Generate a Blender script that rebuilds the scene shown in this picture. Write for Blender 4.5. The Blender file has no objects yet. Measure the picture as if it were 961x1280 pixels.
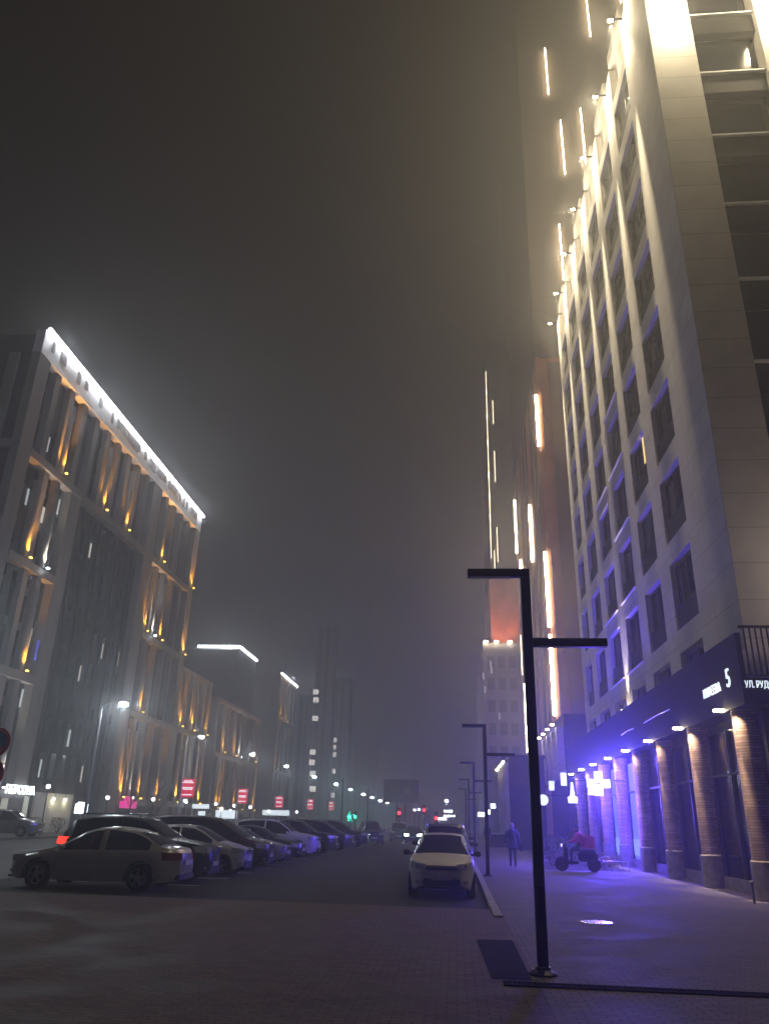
import bpy, bmesh, math, random
from math import radians as R, sin, cos, pi, sqrt, atan2
from mathutils import Vector, Matrix
random.seed(7)
scene = bpy.context.scene
COL = scene.collection

# ------------------------------------------------------------------ camera
H = 1.65
cam = bpy.data.objects.new('camera', bpy.data.cameras.new('camera'))
COL.objects.link(cam)
scene.camera = cam
cam.data.sensor_fit = 'VERTICAL'
cam.data.sensor_height = 36.0
cam.data.lens = 947.0 / 1280.0 * 36.0
cam.data.clip_start = 0.05
cam.data.clip_end = 3000
F_, CX_, CY_ = 947.0, 480.5, 640.0
vy = Vector(((569 - CX_) / F_, -(1029.5 - CY_) / F_, 1)).normalized()
vz = Vector(((543 - CX_) / F_, (CY_ + 1681) / F_, 1)).normalized()
vz = (vz - vy * vz.dot(vy)).normalized()
vx = vz.cross(vy)
if vx.x < 0: vx = -vx
RIGHT = Vector((vx.x, vy.x, vz.x)); UP = Vector((vx.y, vy.y, vz.y)); FWD = Vector((vx.z, vy.z, vz.z))
m = Matrix.Identity(4)
for i in range(3):
    m[i][0] = RIGHT[i]; m[i][1] = UP[i]; m[i][2] = -FWD[i]
m[2][3] = H
cam.matrix_world = m

# ------------------------------------------------------------------ world, exposure
world = bpy.data.worlds.new('World'); scene.world = world
world.use_nodes = True
nt = world.node_tree; nt.nodes.clear()
out = nt.nodes.new('ShaderNodeOutputWorld'); bg = nt.nodes.new('ShaderNodeBackground')
tc = nt.nodes.new('ShaderNodeTexCoord'); sx = nt.nodes.new('ShaderNodeSeparateXYZ')
rp = nt.nodes.new('ShaderNodeValToRGB')
nt.links.new(tc.outputs['Generated'], sx.inputs[0]); nt.links.new(sx.outputs['Z'], rp.inputs[0])
nt.links.new(rp.outputs[0], bg.inputs[0]); nt.links.new(bg.outputs[0], out.inputs[0])
els = rp.color_ramp.elements
els[0].position = 0.0; els[0].color = (.014, .0135, .016, 1)
els[1].position = 1.0; els[1].color = (.014, .012, .011, 1)
e = els.new(0.25); e.color = (.028, .024, .024, 1)
e = els.new(0.55); e.color = (.038, .032, .026, 1)
bg.inputs[1].default_value = SKY = 0.36
vs = scene.view_settings
scene.display_settings.display_device = 'sRGB'
vs.view_transform = 'Standard'; vs.look = 'None'; vs.exposure = 0.0; vs.gamma = 1.0; vs.use_curve_mapping = False
cy = scene.cycles
cy.use_denoising = True
try: cy.denoiser = 'OPENIMAGEDENOISE'
except Exception: pass
cy.volume_bounces = 1; cy.max_bounces = 6; cy.diffuse_bounces = 2; cy.glossy_bounces = 2; cy.transmission_bounces = 3
cy.sample_clamp_indirect = 1.5; cy.use_light_tree = True; cy.caustics_reflective = False; cy.caustics_refractive = False
cy.volume_step_rate = 4.0

# ------------------------------------------------------------------ helpers
def ray(px, py):
    a = (px - CX_) / F_; b = -(py - CY_) / F_
    return RIGHT * a + UP * b + FWD
def ony(px, py, Y):
    d = ray(px, py); return Vector((0, 0, H)) + d * (Y / d.y)
def onx(px, py, X):
    d = ray(px, py); return Vector((0, 0, H)) + d * (X / d.x)

MATS = {}
def mat(name, col, rough=.7, metal=0., noise=.0, nscale=4., bump=0., bscale=40., emit=None, estr=0., spec=.5, coat=0., streak=False):
    if name in MATS: return MATS[name]
    mt = bpy.data.materials.new(name); mt.use_nodes = True
    t = mt.node_tree; b = t.nodes['Principled BSDF']
    b.inputs['Base Color'].default_value = (*col, 1); b.inputs['Roughness'].default_value = rough
    b.inputs['Metallic'].default_value = metal
    b.inputs['Specular IOR Level'].default_value = spec
    b.inputs['Coat Weight'].default_value = coat
    if noise or bump:
        c = t.nodes.new('ShaderNodeTexCoord')
        src = c.outputs['Object']
        if streak:
            mp = t.nodes.new('ShaderNodeMapping'); mp.inputs['Scale'].default_value = (1, 1, .12)
            t.links.new(src, mp.inputs[0]); src = mp.outputs[0]
    if noise:
        n = t.nodes.new('ShaderNodeTexNoise'); n.inputs['Scale'].default_value = nscale; n.inputs['Detail'].default_value = 6
        t.links.new(src, n.inputs['Vector'])
        r = t.nodes.new('ShaderNodeMapRange')
        r.inputs[1].default_value = .3; r.inputs[2].default_value = .7
        r.inputs[3].default_value = 1 - noise; r.inputs[4].default_value = 1 + noise
        t.links.new(n.outputs[0], r.inputs[0])
        mx = t.nodes.new('ShaderNodeVectorMath'); mx.operation = 'SCALE'; mx.inputs[0].default_value = col
        t.links.new(r.outputs[0], mx.inputs['Scale']); t.links.new(mx.outputs[0], b.inputs['Base Color'])
    if bump:
        n2 = t.nodes.new('ShaderNodeTexNoise'); n2.inputs['Scale'].default_value = bscale; n2.inputs['Detail'].default_value = 4
        t.links.new(c.outputs['Object'], n2.inputs['Vector'])
        bp = t.nodes.new('ShaderNodeBump'); bp.inputs['Strength'].default_value = bump; bp.inputs['Distance'].default_value = .02
        t.links.new(n2.outputs[0], bp.inputs['Height']); t.links.new(bp.outputs[0], b.inputs['Normal'])
    if emit:
        b.inputs['Emission Color'].default_value = (*emit, 1); b.inputs['Emission Strength'].default_value = estr
    MATS[name] = mt
    return mt

def brick_mat(name, c1, c2, mortar, sx=1., bw=.22, bh=.075, msize=.008, rough=.85, bump=.6, mode='xy', offset=.5, wet=0., nz=.3):
    mt = bpy.data.materials.new(name); mt.use_nodes = True
    t = mt.node_tree; b = t.nodes['Principled BSDF']; b.inputs['Specular IOR Level'].default_value = .22
    c = t.nodes.new('ShaderNodeTexCoord'); s = t.nodes.new('ShaderNodeSeparateXYZ'); cb = t.nodes.new('ShaderNodeCombineXYZ')
    t.links.new(c.outputs['Object'], s.inputs[0])
    if mode == 'xy':
        t.links.new(s.outputs[0], cb.inputs[0]); t.links.new(s.outputs[1], cb.inputs[1])
    else:
        ad = t.nodes.new('ShaderNodeMath'); ad.operation = 'ADD'
        t.links.new(s.outputs[0], ad.inputs[0]); t.links.new(s.outputs[1], ad.inputs[1])
        t.links.new(ad.outputs[0], cb.inputs[0]); t.links.new(s.outputs[2], cb.inputs[1])
    br = t.nodes.new('ShaderNodeTexBrick')
    br.inputs['Color1'].default_value = (*c1, 1); br.inputs['Color2'].default_value = (*c2, 1); br.inputs['Mortar'].default_value = (*mortar, 1)
    br.inputs['Scale'].default_value = sx; br.inputs['Brick Width'].default_value = bw; br.inputs['Row Height'].default_value = bh
    br.inputs['Mortar Size'].default_value = msize; br.inputs['Bias'].default_value = -.1; br.offset = offset
    t.links.new(cb.outputs[0], br.inputs['Vector'])
    n = t.nodes.new('ShaderNodeTexNoise'); n.inputs['Scale'].default_value = .9; n.inputs['Detail'].default_value = 8
    t.links.new(c.outputs['Object'], n.inputs['Vector'])
    r = t.nodes.new('ShaderNodeMapRange'); r.inputs[1].default_value = .3; r.inputs[2].default_value = .7; r.inputs[3].default_value = 1 - nz; r.inputs[4].default_value = 1 + nz
    t.links.new(n.outputs[0], r.inputs[0])
    mx = t.nodes.new('ShaderNodeVectorMath'); mx.operation = 'SCALE'
    t.links.new(br.outputs[0], mx.inputs[0]); t.links.new(r.outputs[0], mx.inputs['Scale'])
    t.links.new(mx.outputs[0], b.inputs['Base Color'])
    r2 = t.nodes.new('ShaderNodeMapRange'); r2.inputs[1].default_value = .35; r2.inputs[2].default_value = .65
    r2.inputs[3].default_value = max(.2, rough - wet); r2.inputs[4].default_value = rough
    t.links.new(n.outputs[0], r2.inputs[0]); t.links.new(r2.outputs[0], b.inputs['Roughness'])
    inv = t.nodes.new('ShaderNodeMath'); inv.operation = 'SUBTRACT'; inv.inputs[0].default_value = 1
    t.links.new(br.outputs['Fac'], inv.inputs[1])
    n3 = t.nodes.new('ShaderNodeTexNoise'); n3.inputs['Scale'].default_value = 60
    t.links.new(c.outputs['Object'], n3.inputs['Vector'])
    ad2 = t.nodes.new('ShaderNodeMath'); ad2.operation = 'MULTIPLY_ADD'; ad2.inputs[1].default_value = .35
    t.links.new(n3.outputs[0], ad2.inputs[0]); t.links.new(inv.outputs[0], ad2.inputs[2])
    bp = t.nodes.new('ShaderNodeBump'); bp.inputs['Strength'].default_value = bump; bp.inputs['Distance'].default_value = .008
    t.links.new(ad2.outputs[0], bp.inputs['Height']); t.links.new(bp.outputs[0], b.inputs['Normal'])
    MATS[name] = mt
    return mt

class MB:
    def __init__(s): s.bm = bmesh.new()
    def box(s, x0, x1, y0, y1, z0, z1):
        v = [s.bm.verts.new(p) for p in ((x0,y0,z0),(x1,y0,z0),(x1,y1,z0),(x0,y1,z0),(x0,y0,z1),(x1,y0,z1),(x1,y1,z1),(x0,y1,z1))]
        for f in ((3,2,1,0),(4,5,6,7),(0,1,5,4),(1,2,6,5),(2,3,7,6),(3,0,4,7)): s.bm.faces.new([v[i] for i in f])
        return s
    def poly(s, pts):
        s.bm.faces.new([s.bm.verts.new(p) for p in pts]); return s
    def tube(s, pts, r, n=10, cap=True):
        pts = [Vector(p) for p in pts]
        rs = r if isinstance(r, (list, tuple)) else [r] * len(pts)
        rings = []; prev = None
        for i, p in enumerate(pts):
            d = (pts[min(i+1, len(pts)-1)] - pts[max(i-1, 0)]).normalized()
            a = prev if prev else (Vector((0,0,1)) if abs(d.z) < .9 else Vector((1,0,0)))
            u = (a - d * a.dot(d)).normalized(); w = d.cross(u); prev = u
            rings.append([s.bm.verts.new(p + (u * cos(2*pi*k/n) + w * sin(2*pi*k/n)) * rs[i]) for k in range(n)])
        for a, b in zip(rings, rings[1:]):
            for k in range(n): s.bm.faces.new((a[k], a[(k+1)%n], b[(k+1)%n], b[k]))
        if cap:
            s.bm.faces.new(rings[0][::-1]); s.bm.faces.new(rings[-1])
        return s
    def lathe(s, prof, n=20, c=(0,0,0), axis='z'):
        rings = []
        for r, h in prof:
            ring = []
            for k in range(n):
                a = 2*pi*k/n
                p = (r*cos(a), r*sin(a), h) if axis == 'z' else ((r*cos(a), h, r*sin(a)) if axis == 'y' else (h, r*cos(a), r*sin(a)))
                ring.append(s.bm.verts.new((p[0]+c[0], p[1]+c[1], p[2]+c[2])))
            rings.append(ring)
        for a, b in zip(rings, rings[1:]):
            for k in range(n): s.bm.faces.new((a[k], a[(k+1)%n], b[(k+1)%n], b[k]))
        s.bm.faces.new(rings[0][::-1]); s.bm.faces.new(rings[-1])
        return s
    def ball(s, c, r, n=12):
        ret = bmesh.ops.create_uvsphere(s.bm, u_segments=n, v_segments=max(6, n*2//3), radius=1)
        rr = r if isinstance(r, (tuple, list)) else (r, r, r)
        for v in ret['verts']: v.co = Vector((v.co.x*rr[0]+c[0], v.co.y*rr[1]+c[1], v.co.z*rr[2]+c[2]))
        return s
    def bevel(s, w, seg=2):
        bmesh.ops.bevel(s.bm, geom=s.bm.edges[:], offset=w, segments=seg, affect='EDGES', clamp_overlap=True)
        return s
    def build(s, name, material, parent=None, local=False, smooth=False, angle=35):
        bmesh.ops.recalc_face_normals(s.bm, faces=s.bm.faces[:])
        me = bpy.data.meshes.new(name)
        if parent is not None and not local:
            o = parent
            off = Vector((0,0,0))
            while o is not None: off += Vector(o.location); o = o.parent
            for v in s.bm.verts: v.co -= off
        s.bm.to_mesh(me); s.bm.free()
        me.materials.append(material if not isinstance(material, str) else MATS[material])
        if smooth:
            for p in me.polygons: p.use_smooth = True
            me.set_sharp_from_angle(angle=R(angle))
        o = bpy.data.objects.new(name, me); COL.objects.link(o)
        if parent is not None: o.parent = parent
        return o

def tag(o, label=None, cat=None, group=None, kind=None):
    if label: o['label'] = label
    if cat: o['category'] = cat
    if group: o['group'] = group
    if kind: o['kind'] = kind
    return o
def thing(name, label, cat, loc=(0,0,0), rz=0., group=None):
    o = bpy.data.objects.new(name, None); COL.objects.link(o)
    o.empty_display_size = .2
    o.location = loc; o.rotation_euler = (0, 0, rz)
    return tag(o, label, cat, group)
def copy_tree(o, parent=None, loc=None, rz=None, label=None, name=None):
    c = o.copy(); COL.objects.link(c); c.parent = parent
    if loc is not None: c.location = loc
    if rz is not None: c.rotation_euler = (0, 0, rz)
    if label: c['label'] = label
    for ch in [x for x in scene.objects if x.parent == o]:
        copy_tree(ch, c)
    return c
def lamp(name, kind, loc, power, color, parent=None, size=.05, aim=None, angle=60, blend=.5):
    l = bpy.data.lights.new(name, kind); l.energy = power; l.color = color
    if kind in ('POINT', 'SPOT'): l.shadow_soft_size = size
    if kind == 'SPOT': l.spot_size = R(angle); l.spot_blend = blend
    o = bpy.data.objects.new(name, l); COL.objects.link(o)
    off = Vector((0,0,0))
    if parent is not None:
        p = parent
        while p is not None: off += Vector(p.location); p = p.parent
        o.parent = parent
    o.location = Vector(loc) - off
    if aim is not None:
        o.rotation_euler = (Vector(aim)).to_track_quat('-Z', 'Y').to_euler()
    return o

def split(o, name=None):
    """every separate piece of a mesh becomes an object of its own under the same parent"""
    me = o.data; n = len(me.vertices); root = list(range(n))
    def find(a):
        while root[a] != a: root[a] = root[root[a]]; a = root[a]
        return a
    for e in me.edges:
        a, b = find(e.vertices[0]), find(e.vertices[1])
        if a != b: root[a] = b
    groups = {}
    for p in me.polygons: groups.setdefault(find(p.vertices[0]), []).append(p)
    out = []
    for ps in groups.values():
        idx = {}
        for p in ps:
            for v in p.vertices: idx.setdefault(v, len(idx))
        m2 = bpy.data.meshes.new(name or o.name.split('.')[0])
        m2.from_pydata([me.vertices[v].co[:] for v in idx], [], [[idx[v] for v in p.vertices] for p in ps])
        for mm in me.materials: m2.materials.append(mm)
        c = bpy.data.objects.new(name or o.name.split('.')[0], m2); COL.objects.link(c); c.parent = o.parent
        out.append(c)
    bpy.data.objects.remove(o)
    return out

def text_mesh(name, s, size, depth, material, parent, origin, ux, uz, align='LEFT', xs=1.):
    """flat lettering: origin world point, ux reading direction, uz up; extruded along the normal"""
    cu = bpy.data.curves.new(name, 'FONT'); cu.body = s; cu.size = size; cu.extrude = depth; cu.align_x = align
    cu.offset = size * .004
    to = bpy.data.objects.new('tmp', cu); COL.objects.link(to)
    dg = bpy.context.evaluated_depsgraph_get()
    me = bpy.data.meshes.new_from_object(to.evaluated_get(dg))
    bpy.data.objects.remove(to)
    ux = Vector(ux).normalized(); uz = Vector(uz).normalized(); n = ux.cross(uz)
    off = Vector((0,0,0)); p = parent
    while p is not None: off += Vector(p.location); p = p.parent
    for v in me.vertices:
        v.co = Vector(origin) + ux * v.co.x * xs + uz * v.co.y + n * v.co.z - off
    me.materials.clear(); me.materials.append(material)
    o = bpy.data.objects.new(name, me); COL.objects.link(o); o.parent = parent
    return o

# ------------------------------------------------------------------ materials
WARM = (1., .83, .53); COOL = (.85, .93, 1.); ORANGE = (1., .40, .03); BLUE = (.075, .05, 1.)
PALE = brick_mat('pale_facade_panel', (.59, .565, .525), (.55, .525, .49), (.36, .34, .32), bw=2.1, bh=1.133, msize=.014, rough=.75, bump=.25, mode='wall', offset=0., nz=.09)
mat('grey_facade_panel', (.20, .19, .183), .75, spec=.2, noise=.16, nscale=.9, bump=.1, bscale=20, streak=True)
mat('dark_facade_panel', (.022, .022, .025), .75, spec=.2, noise=.3, nscale=1.2, bump=.1)
mat('charcoal_metal', (.011, .011, .014), .6, .0, spec=.1, noise=.2, nscale=6)
mat('black_paint', (.012, .012, .014), .4, .2, noise=.2, nscale=8)
mat('window_glass', (.010, .012, .015), .12, spec=.3)
mat('window_frame', (.03, .03, .032), .5)
mat('spandrel', (.016, .015, .015), .6, spec=.1, noise=.2, nscale=2)
mat('curtain', (.17, .155, .14), .9, noise=.3, nscale=8)
mat('orange_cladding', (.52, .24, .14), .8, noise=.2, nscale=.6)
mat('brown_cladding', (.20, .12, .09), .8, noise=.2, nscale=.6, streak=True)
mat('brown_fog_tint', (.11, .085, .068), .8, noise=.2, nscale=.5, streak=True)  # fog fade put into the colour of tower two's upper wall
mat('tower_grey', (.16, .15, .15), .8, noise=.2, nscale=.5, streak=True)
mat('white_parapet', (.75, .76, .78), .5, noise=.15, nscale=1.2)
mat('stone_plinth', (.20, .185, .18), .8, noise=.3, nscale=5, bump=.3)
mat('kerb_stone', (.30, .29, .28), .85, noise=.25, nscale=6, bump=.4)
mat('steel', (.35, .35, .36), .35, .9, noise=.2, nscale=10)
mat('led_warm', (.9, .9, .9), emit=WARM, estr=42)
mat('led_warm_thin', (.9, .9, .9), emit=WARM, estr=7)
mat('lamp_warm', (.9, .9, .9), emit=WARM, estr=60)
mat('led_cool', (.9, .9, .9), emit=(.90, .95, 1.), estr=22)
mat('lamp_cool', (.9, .9, .9), emit=(.80, .92, 1.), estr=70)
mat('lamp_globe', (.9, .9, .9), emit=(.95, .95, 1.), estr=4)
mat('sign_white', (.9, .9, .9), emit=(.85, .95, 1.), estr=5)
mat('letters_white', (.9, .9, .9), emit=(.80, .92, 1.), estr=1.15)
mat('letters_bright', (.9, .9, .9), emit=(.80, .92, 1.), estr=1.2)
mat('window_lit', (.3, .3, .3), emit=(1., .93, .8), estr=.55)
mat('window_lit_white', (.3, .3, .3), emit=(.8, .9, .9), estr=.5)
mat('window_lit_warm', (.3, .3, .3), emit=(1., .7, .25), estr=1.2)
mat('orange_lamp', (.9, .5, .1), emit=(1., .55, .08), estr=10)
mat('shop_lit', (.3, .3, .3), emit=(.9, .95, .75), estr=.35)
mat('shop_dim', (.3, .3, .3), emit=(.75, .7, .35), estr=.07)
mat('red_light', (.5, .02, .02), emit=(1., .02, .03), estr=12)
mat('red_sign', (.6, .02, .06), emit=(1., .03, .10), estr=.6)
mat('pink_sign', (.6, .02, .3), emit=(1., .05, .40), estr=.9)
mat('green_light', (.02, .5, .3), emit=(.02, 1., .45), estr=14)
mat('blue_neon', (.1, .1, .6), emit=(.05, .08, 1.), estr=5)
mat('cross_light', (.9, .95, .9), emit=(.62, 1., .70), estr=.8)
mat('blue_shop', (.1, .1, .4), emit=(.16, .22, 1.), estr=.75)
mat('blue_shop_pale', (.1, .1, .4), emit=(.30, .42, 1.), estr=.85)
mat('rubber', (.009, .009, .009), .9, spec=.08, noise=.2, nscale=20)
mat('rim_metal', (.30, .30, .31), .35, .8)
mat('car_glass', (.006, .007, .009), .06, spec=.9)
mat('chrome', (.55, .55, .57), .15, .95)
mat('head_glass', (.55, .56, .58), .25, .2, spec=1., coat=1.)
mat('tail_dark', (.20, .006, .008), .15, coat=1.)
mat('tail_on', (.4, .01, .01), emit=(1., .05, .03), estr=1.6)
mat('head_on', (.9, .9, .9), emit=(.85, .95, 1.), estr=60)
mat('plate', (.5, .5, .5), .5, noise=.15, nscale=30)
mat('plastic_black', (.015, .015, .016), .6)
mat('skin', (.42, .26, .19), .6)
mat('bark', (.06, .045, .035), .9, noise=.3, nscale=12, bump=.5)
mat('leaf', (.045, .055, .025), .7, noise=.4, nscale=5)
mat('leaf_dry', (.12, .10, .06), .8, noise=.4, nscale=5)
brick_mat('column_brick', (.44, .33, .27), (.26, .18, .145), (.15, .135, .125), bw=.25, bh=.075, msize=.008, mode='wall', bump=1.)
brick_mat('plaza_pavers', (.14, .098, .09), (.085, .066, .063), (.028, .025, .025), bw=.20, bh=.10, msize=.006, bump=.8, wet=.25)
brick_mat('sidewalk_pavers', (.17, .148, .142), (.125, .11, .106), (.045, .042, .04), bw=.20, bh=.10, msize=.007, bump=1., wet=.2)
mat('asphalt', (.032, .030, .030), .8, spec=.25, noise=.25, nscale=2.5, bump=.5, bscale=120)
mat('road_asphalt', (.11, .11, .112), .75, spec=.3, noise=.2, nscale=.6, bump=.4, bscale=90)
mat('road_paint', (.55, .55, .53), .7, noise=.35, nscale=9)
mat('soil', (.03, .026, .022), .95, noise=.3, nscale=10, bump=.6)

# ------------------------------------------------------------------ ground
def sheet(name, x0, x1, y0, y1, z0, z1, m):
    o = MB().box(x0, x1, y0, y1, z0, z1).build(name, m); o['kind'] = 'structure'; return o
sheet('ground', -700, 700, -300, 1100, -.6, -.104, 'asphalt')
sheet('plaza', -60, .919, -25, 18.0, -.102, 0, 'plaza_pavers')
sheet('sidewalk', .92, 40, -25, 330, -.102, 0, 'sidewalk_pavers')
sheet('road', -29.5, -12.6, 18.3, 700, -.1035, -.098, 'road_asphalt')
sheet('pavement', -40, -29.7, 18.002, 400, -.102, .03, 'sidewalk_pavers')
k = MB()
y = 16.6
while y < 150:
    k.box(.72, .90, y, y + .985, -.1, .035); y += 1.0
k.bevel(.012, 1).build('kerb', 'kerb_stone')['kind'] = 'structure'
k = MB()
for y in range(20, 150, 6):
    k.box(-21.1, -20.95, y, y + 3, -.0975, -.094)
for i in range(30):
    yy = 22.6 + i * 2.85
    k.box(-12.0, -7.0, yy - .05, yy + .05, -.1035, -.1)
k.build('road_markings', 'road_paint')['kind'] = 'structure'

# ------------------------------------------------------------------ TOWER ONE (near, right)
FX = 8.3
PIL = [25.3, 29.5, 33.6, 37.7, 41.9, 46.2, 50.0]
TOPZ = 38.6
def build_tower_one():
    t = thing('apartment_tower', 'pale high-rise with lit vertical pilasters rising above the brick colonnade', 'apartment tower', (FX, 22.3, 0))
    w = MB()
    w.box(FX + .35, 24, 22.9, 50.3, 6.4, TOPZ)               # core behind the window recesses
    w.box(FX, 10.0, 22.3, 25.0, 6.4, TOPZ)                   # corner pier
    w.build('wall', PALE, t)
    # piers between window columns
    for i, y in enumerate(PIL):
        p = MB().box(FX - .003, FX + .36, y - .3205, y + .3205, 6.42, 38.0 if i else 37.6)
        p.build('pilaster', PALE, t)
    # wall strips flanking each window, floor bands
    s = MB()
    for a, b in zip(PIL, PIL[1:]):
        s.box(FX, FX + .351, a + .321, a + .62, 6.41, TOPZ - .5)
        s.box(FX, FX + .351, b - .85, b - .321, 6.41, TOPZ - .5)
    nfl = 14
    for f in range(nfl - 4):
        zs = 5.1 + f * 3.4
        for a, b in zip(PIL, PIL[1:]):
            s.box(FX, FX + .352, a + .621, b - .851, zs + 2.55, zs + 3.4 - .02)
    split(s.build('facade_panel', PALE, t))
    # ledges (thin light cornices) at some floors round the lit strip
    for f, (a, b) in ((0, (3, 5)), (0, (2, 5)), (1, (3, 5)), (1, (2, 4)), (2, (2, 5)), (3, (3, 4)), (3, (2, 4)), (4, (2, 3))):
        zs = 8.42 + f * 3.4
        MB().box(FX - .10, FX - .002, PIL[a] + .36, PIL[a + 1] - .36, zs, zs + .03).build('ledge', PALE, t)
    # windows
    wh = 2.5; ww = PIL[1] - PIL[0] - 1.47
    proto = None; crng = random.Random(31)
    first = True
    for ci in range(6):
        for f in range(9):
            zs = 5.1 + f * 3.4 + .03
            yc = (PIL[ci] + .621 + PIL[ci+1] - .851) / 2
            if first:
                fr = MB()
                hw = ww / 2 - .01
                fr.box(-.04, .05, -hw, -hw + .07, 0, wh); fr.box(-.04, .05, hw - .07, hw, 0, wh)
                fr.box(-.04, .05, -hw, hw, wh - .07, wh); fr.box(-.04, .05, -.04, .04, .8, wh)
                fr.box(-.045, .05, -hw, hw, .86, .93)
                fr.box(-.04, .05, -hw+.5, -hw + .54, .93, wh)
                fo = fr.build('window', 'window_frame', t, local=True)
                MB().box(.051, .08, -hw + .06, hw - .06, .05, wh - .05).build('pane', 'window_glass', fo, local=True)
                gr = MB().box(-.16, -.13, -hw, hw, .0, .86)
                gr.box(-.16, -.0, -hw, hw, -.0, .04)
                for k in range(2): gr.box(-.13, -.02, (-hw if k == 0 else hw - .03), (-hw + .03 if k == 0 else hw), .0, .86)
                gr.build('balcony_rail', 'spandrel', fo, local=True)
                proto = fo
                fo.location = (.25, yc - 22.3, zs); first = False
            else:
                wc = copy_tree(proto, t, loc=(.25, yc - 22.3, zs))
                rr = crng.random()
                if rr < .45:
                    c0 = hw - .08 - crng.uniform(.25, 1.0); cu_ = MB()
                    nn_ = 6
                    for q in range(nn_):
                        a0 = c0 + (hw - .08 - c0) * q / nn_; a1 = c0 + (hw - .08 - c0) * (q + 1) / nn_
                        cu_.box(.046 if q % 2 else .04, .0505, a0, a1, .95 + (0 if rr < .3 else crng.uniform(.2, .6)) * 0, wh - .08)
                    cu_.build('curtain', 'curtain', wc, local=True)
    # one dim warm window seen lit
    MB().box(FX + .20, FX + .205, 30.9, 31.15, 16.6, 18.0).build('lit_curtain', 'window_lit_warm', t)
    # light rails at the sills (metal drips)
    # front face: pier, loggias
    fz = [5.1 + 3.4 * i for i in range(10)]
    pr = MB(); pr.box(12.6, 13.9, 22.3, 23.6, 6.41, TOPZ); pr.box(16.6, 24.0, 22.3, 23.2, 6.41, TOPZ)
    split(pr.build('front_pier', PALE, t))
    lg = MB()
    for z in fz[1:]:
        for x0, x1 in ((10.001, 12.599), (13.901, 16.599)):
            lg.box(x0, x1, 22.55, 23.5, z - .12, z + .85)
    split(lg.build('loggia_parapet', 'spandrel', t))
    lg = MB()
    for z in fz[1:]:
        for x0, x1 in ((10.001, 12.599), (13.901, 16.599)):
            lg.box(x0, x1, 22.42, 22.549, z + .86, z + .93)
    split(lg.build('loggia_coping', 'white_parapet', t))
    lg = MB()
    for z in fz[1:]:
        for x0, x1 in ((10.05, 12.55), (13.95, 16.55)):
            lg.box(x0, x1, 22.86, 22.88, z + .98, z + 3.2)
    split(lg.build('loggia_glazing', 'window_glass', t))
    # facade lamps on arms + grazing spots
    for i, y in enumerate(PIL):
        z = 38.0 - .12 * (6 - i)
        a = MB().box(FX - .70, FX - .036, y - .035, y + .035, z - .04, z + .04)
        a.build('lamp_arm', 'charcoal_metal', t)
        l = MB().box(FX - .70, FX - .48, y - .06, y + .06, z - .10, z - .045).build('facade_lamp', 'lamp_warm', t)
        lamp('facade_lamp_light', 'SPOT', (FX - .62, y, z - .16), 95000, WARM, l, .05, (.034, 0, -1), 9, 1.)
        lamp('facade_lamp_glow', 'SPOT', (FX - .66, y, z - .16), 3300, WARM, l, .08, (.1, 0, -1), 50, 1.)
        lamp('facade_lamp_spill', 'POINT', (FX - .85, y, z - .3), 480, WARM, l, .08)
    for y in (26, 34, 42, 50):      # unseen lamps added behind the parapet to brighten the fog above the roof
        l = MB().box(9.8, 10.2, y - .2, y + .2, 38.62, 39.3).build('added_fog_lamp', 'charcoal_metal', t)
        lamp('added_fog_light', 'SPOT', (9.7, y, 39.6), 15000, WARM, l, .2, (-.12, 0, 1), 150, 1.)
    for x, z in ((9.2, 33.6), (12.9 + .3, 33.4)):
        l = MB().box(x - .16, x + .16, 21.45, 22.28, z - .1, z - .02).build('facade_lamp', 'lamp_warm', t)
        lamp('facade_lamp_light', 'SPOT', (x, 21.45, z - .16), 1500, WARM, l, .2, (0, .06, -1), 110, 1.)
        lamp('facade_lamp_glow', 'POINT', (x, 21.2, z - .3), 500, WARM, l, .08)
    lamp('terrace_light', 'POINT', (12.2, 20.6, 8.2), 230, (1., .82, .62), t, .2)
    # single uplight at the base of the fourth pilaster
    y = PIL[3]
    l = MB().box(FX - .40, FX - .12, y - .12, y + .12, 6.75, 6.86).build('uplight', 'lamp_warm', t)
    lamp('uplight_beam', 'SPOT', (FX - .30, y, 6.9), 2200, WARM, l, .04, (.05, 0, 1), 40, 1.)
    return t
tower1 = build_tower_one()

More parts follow.
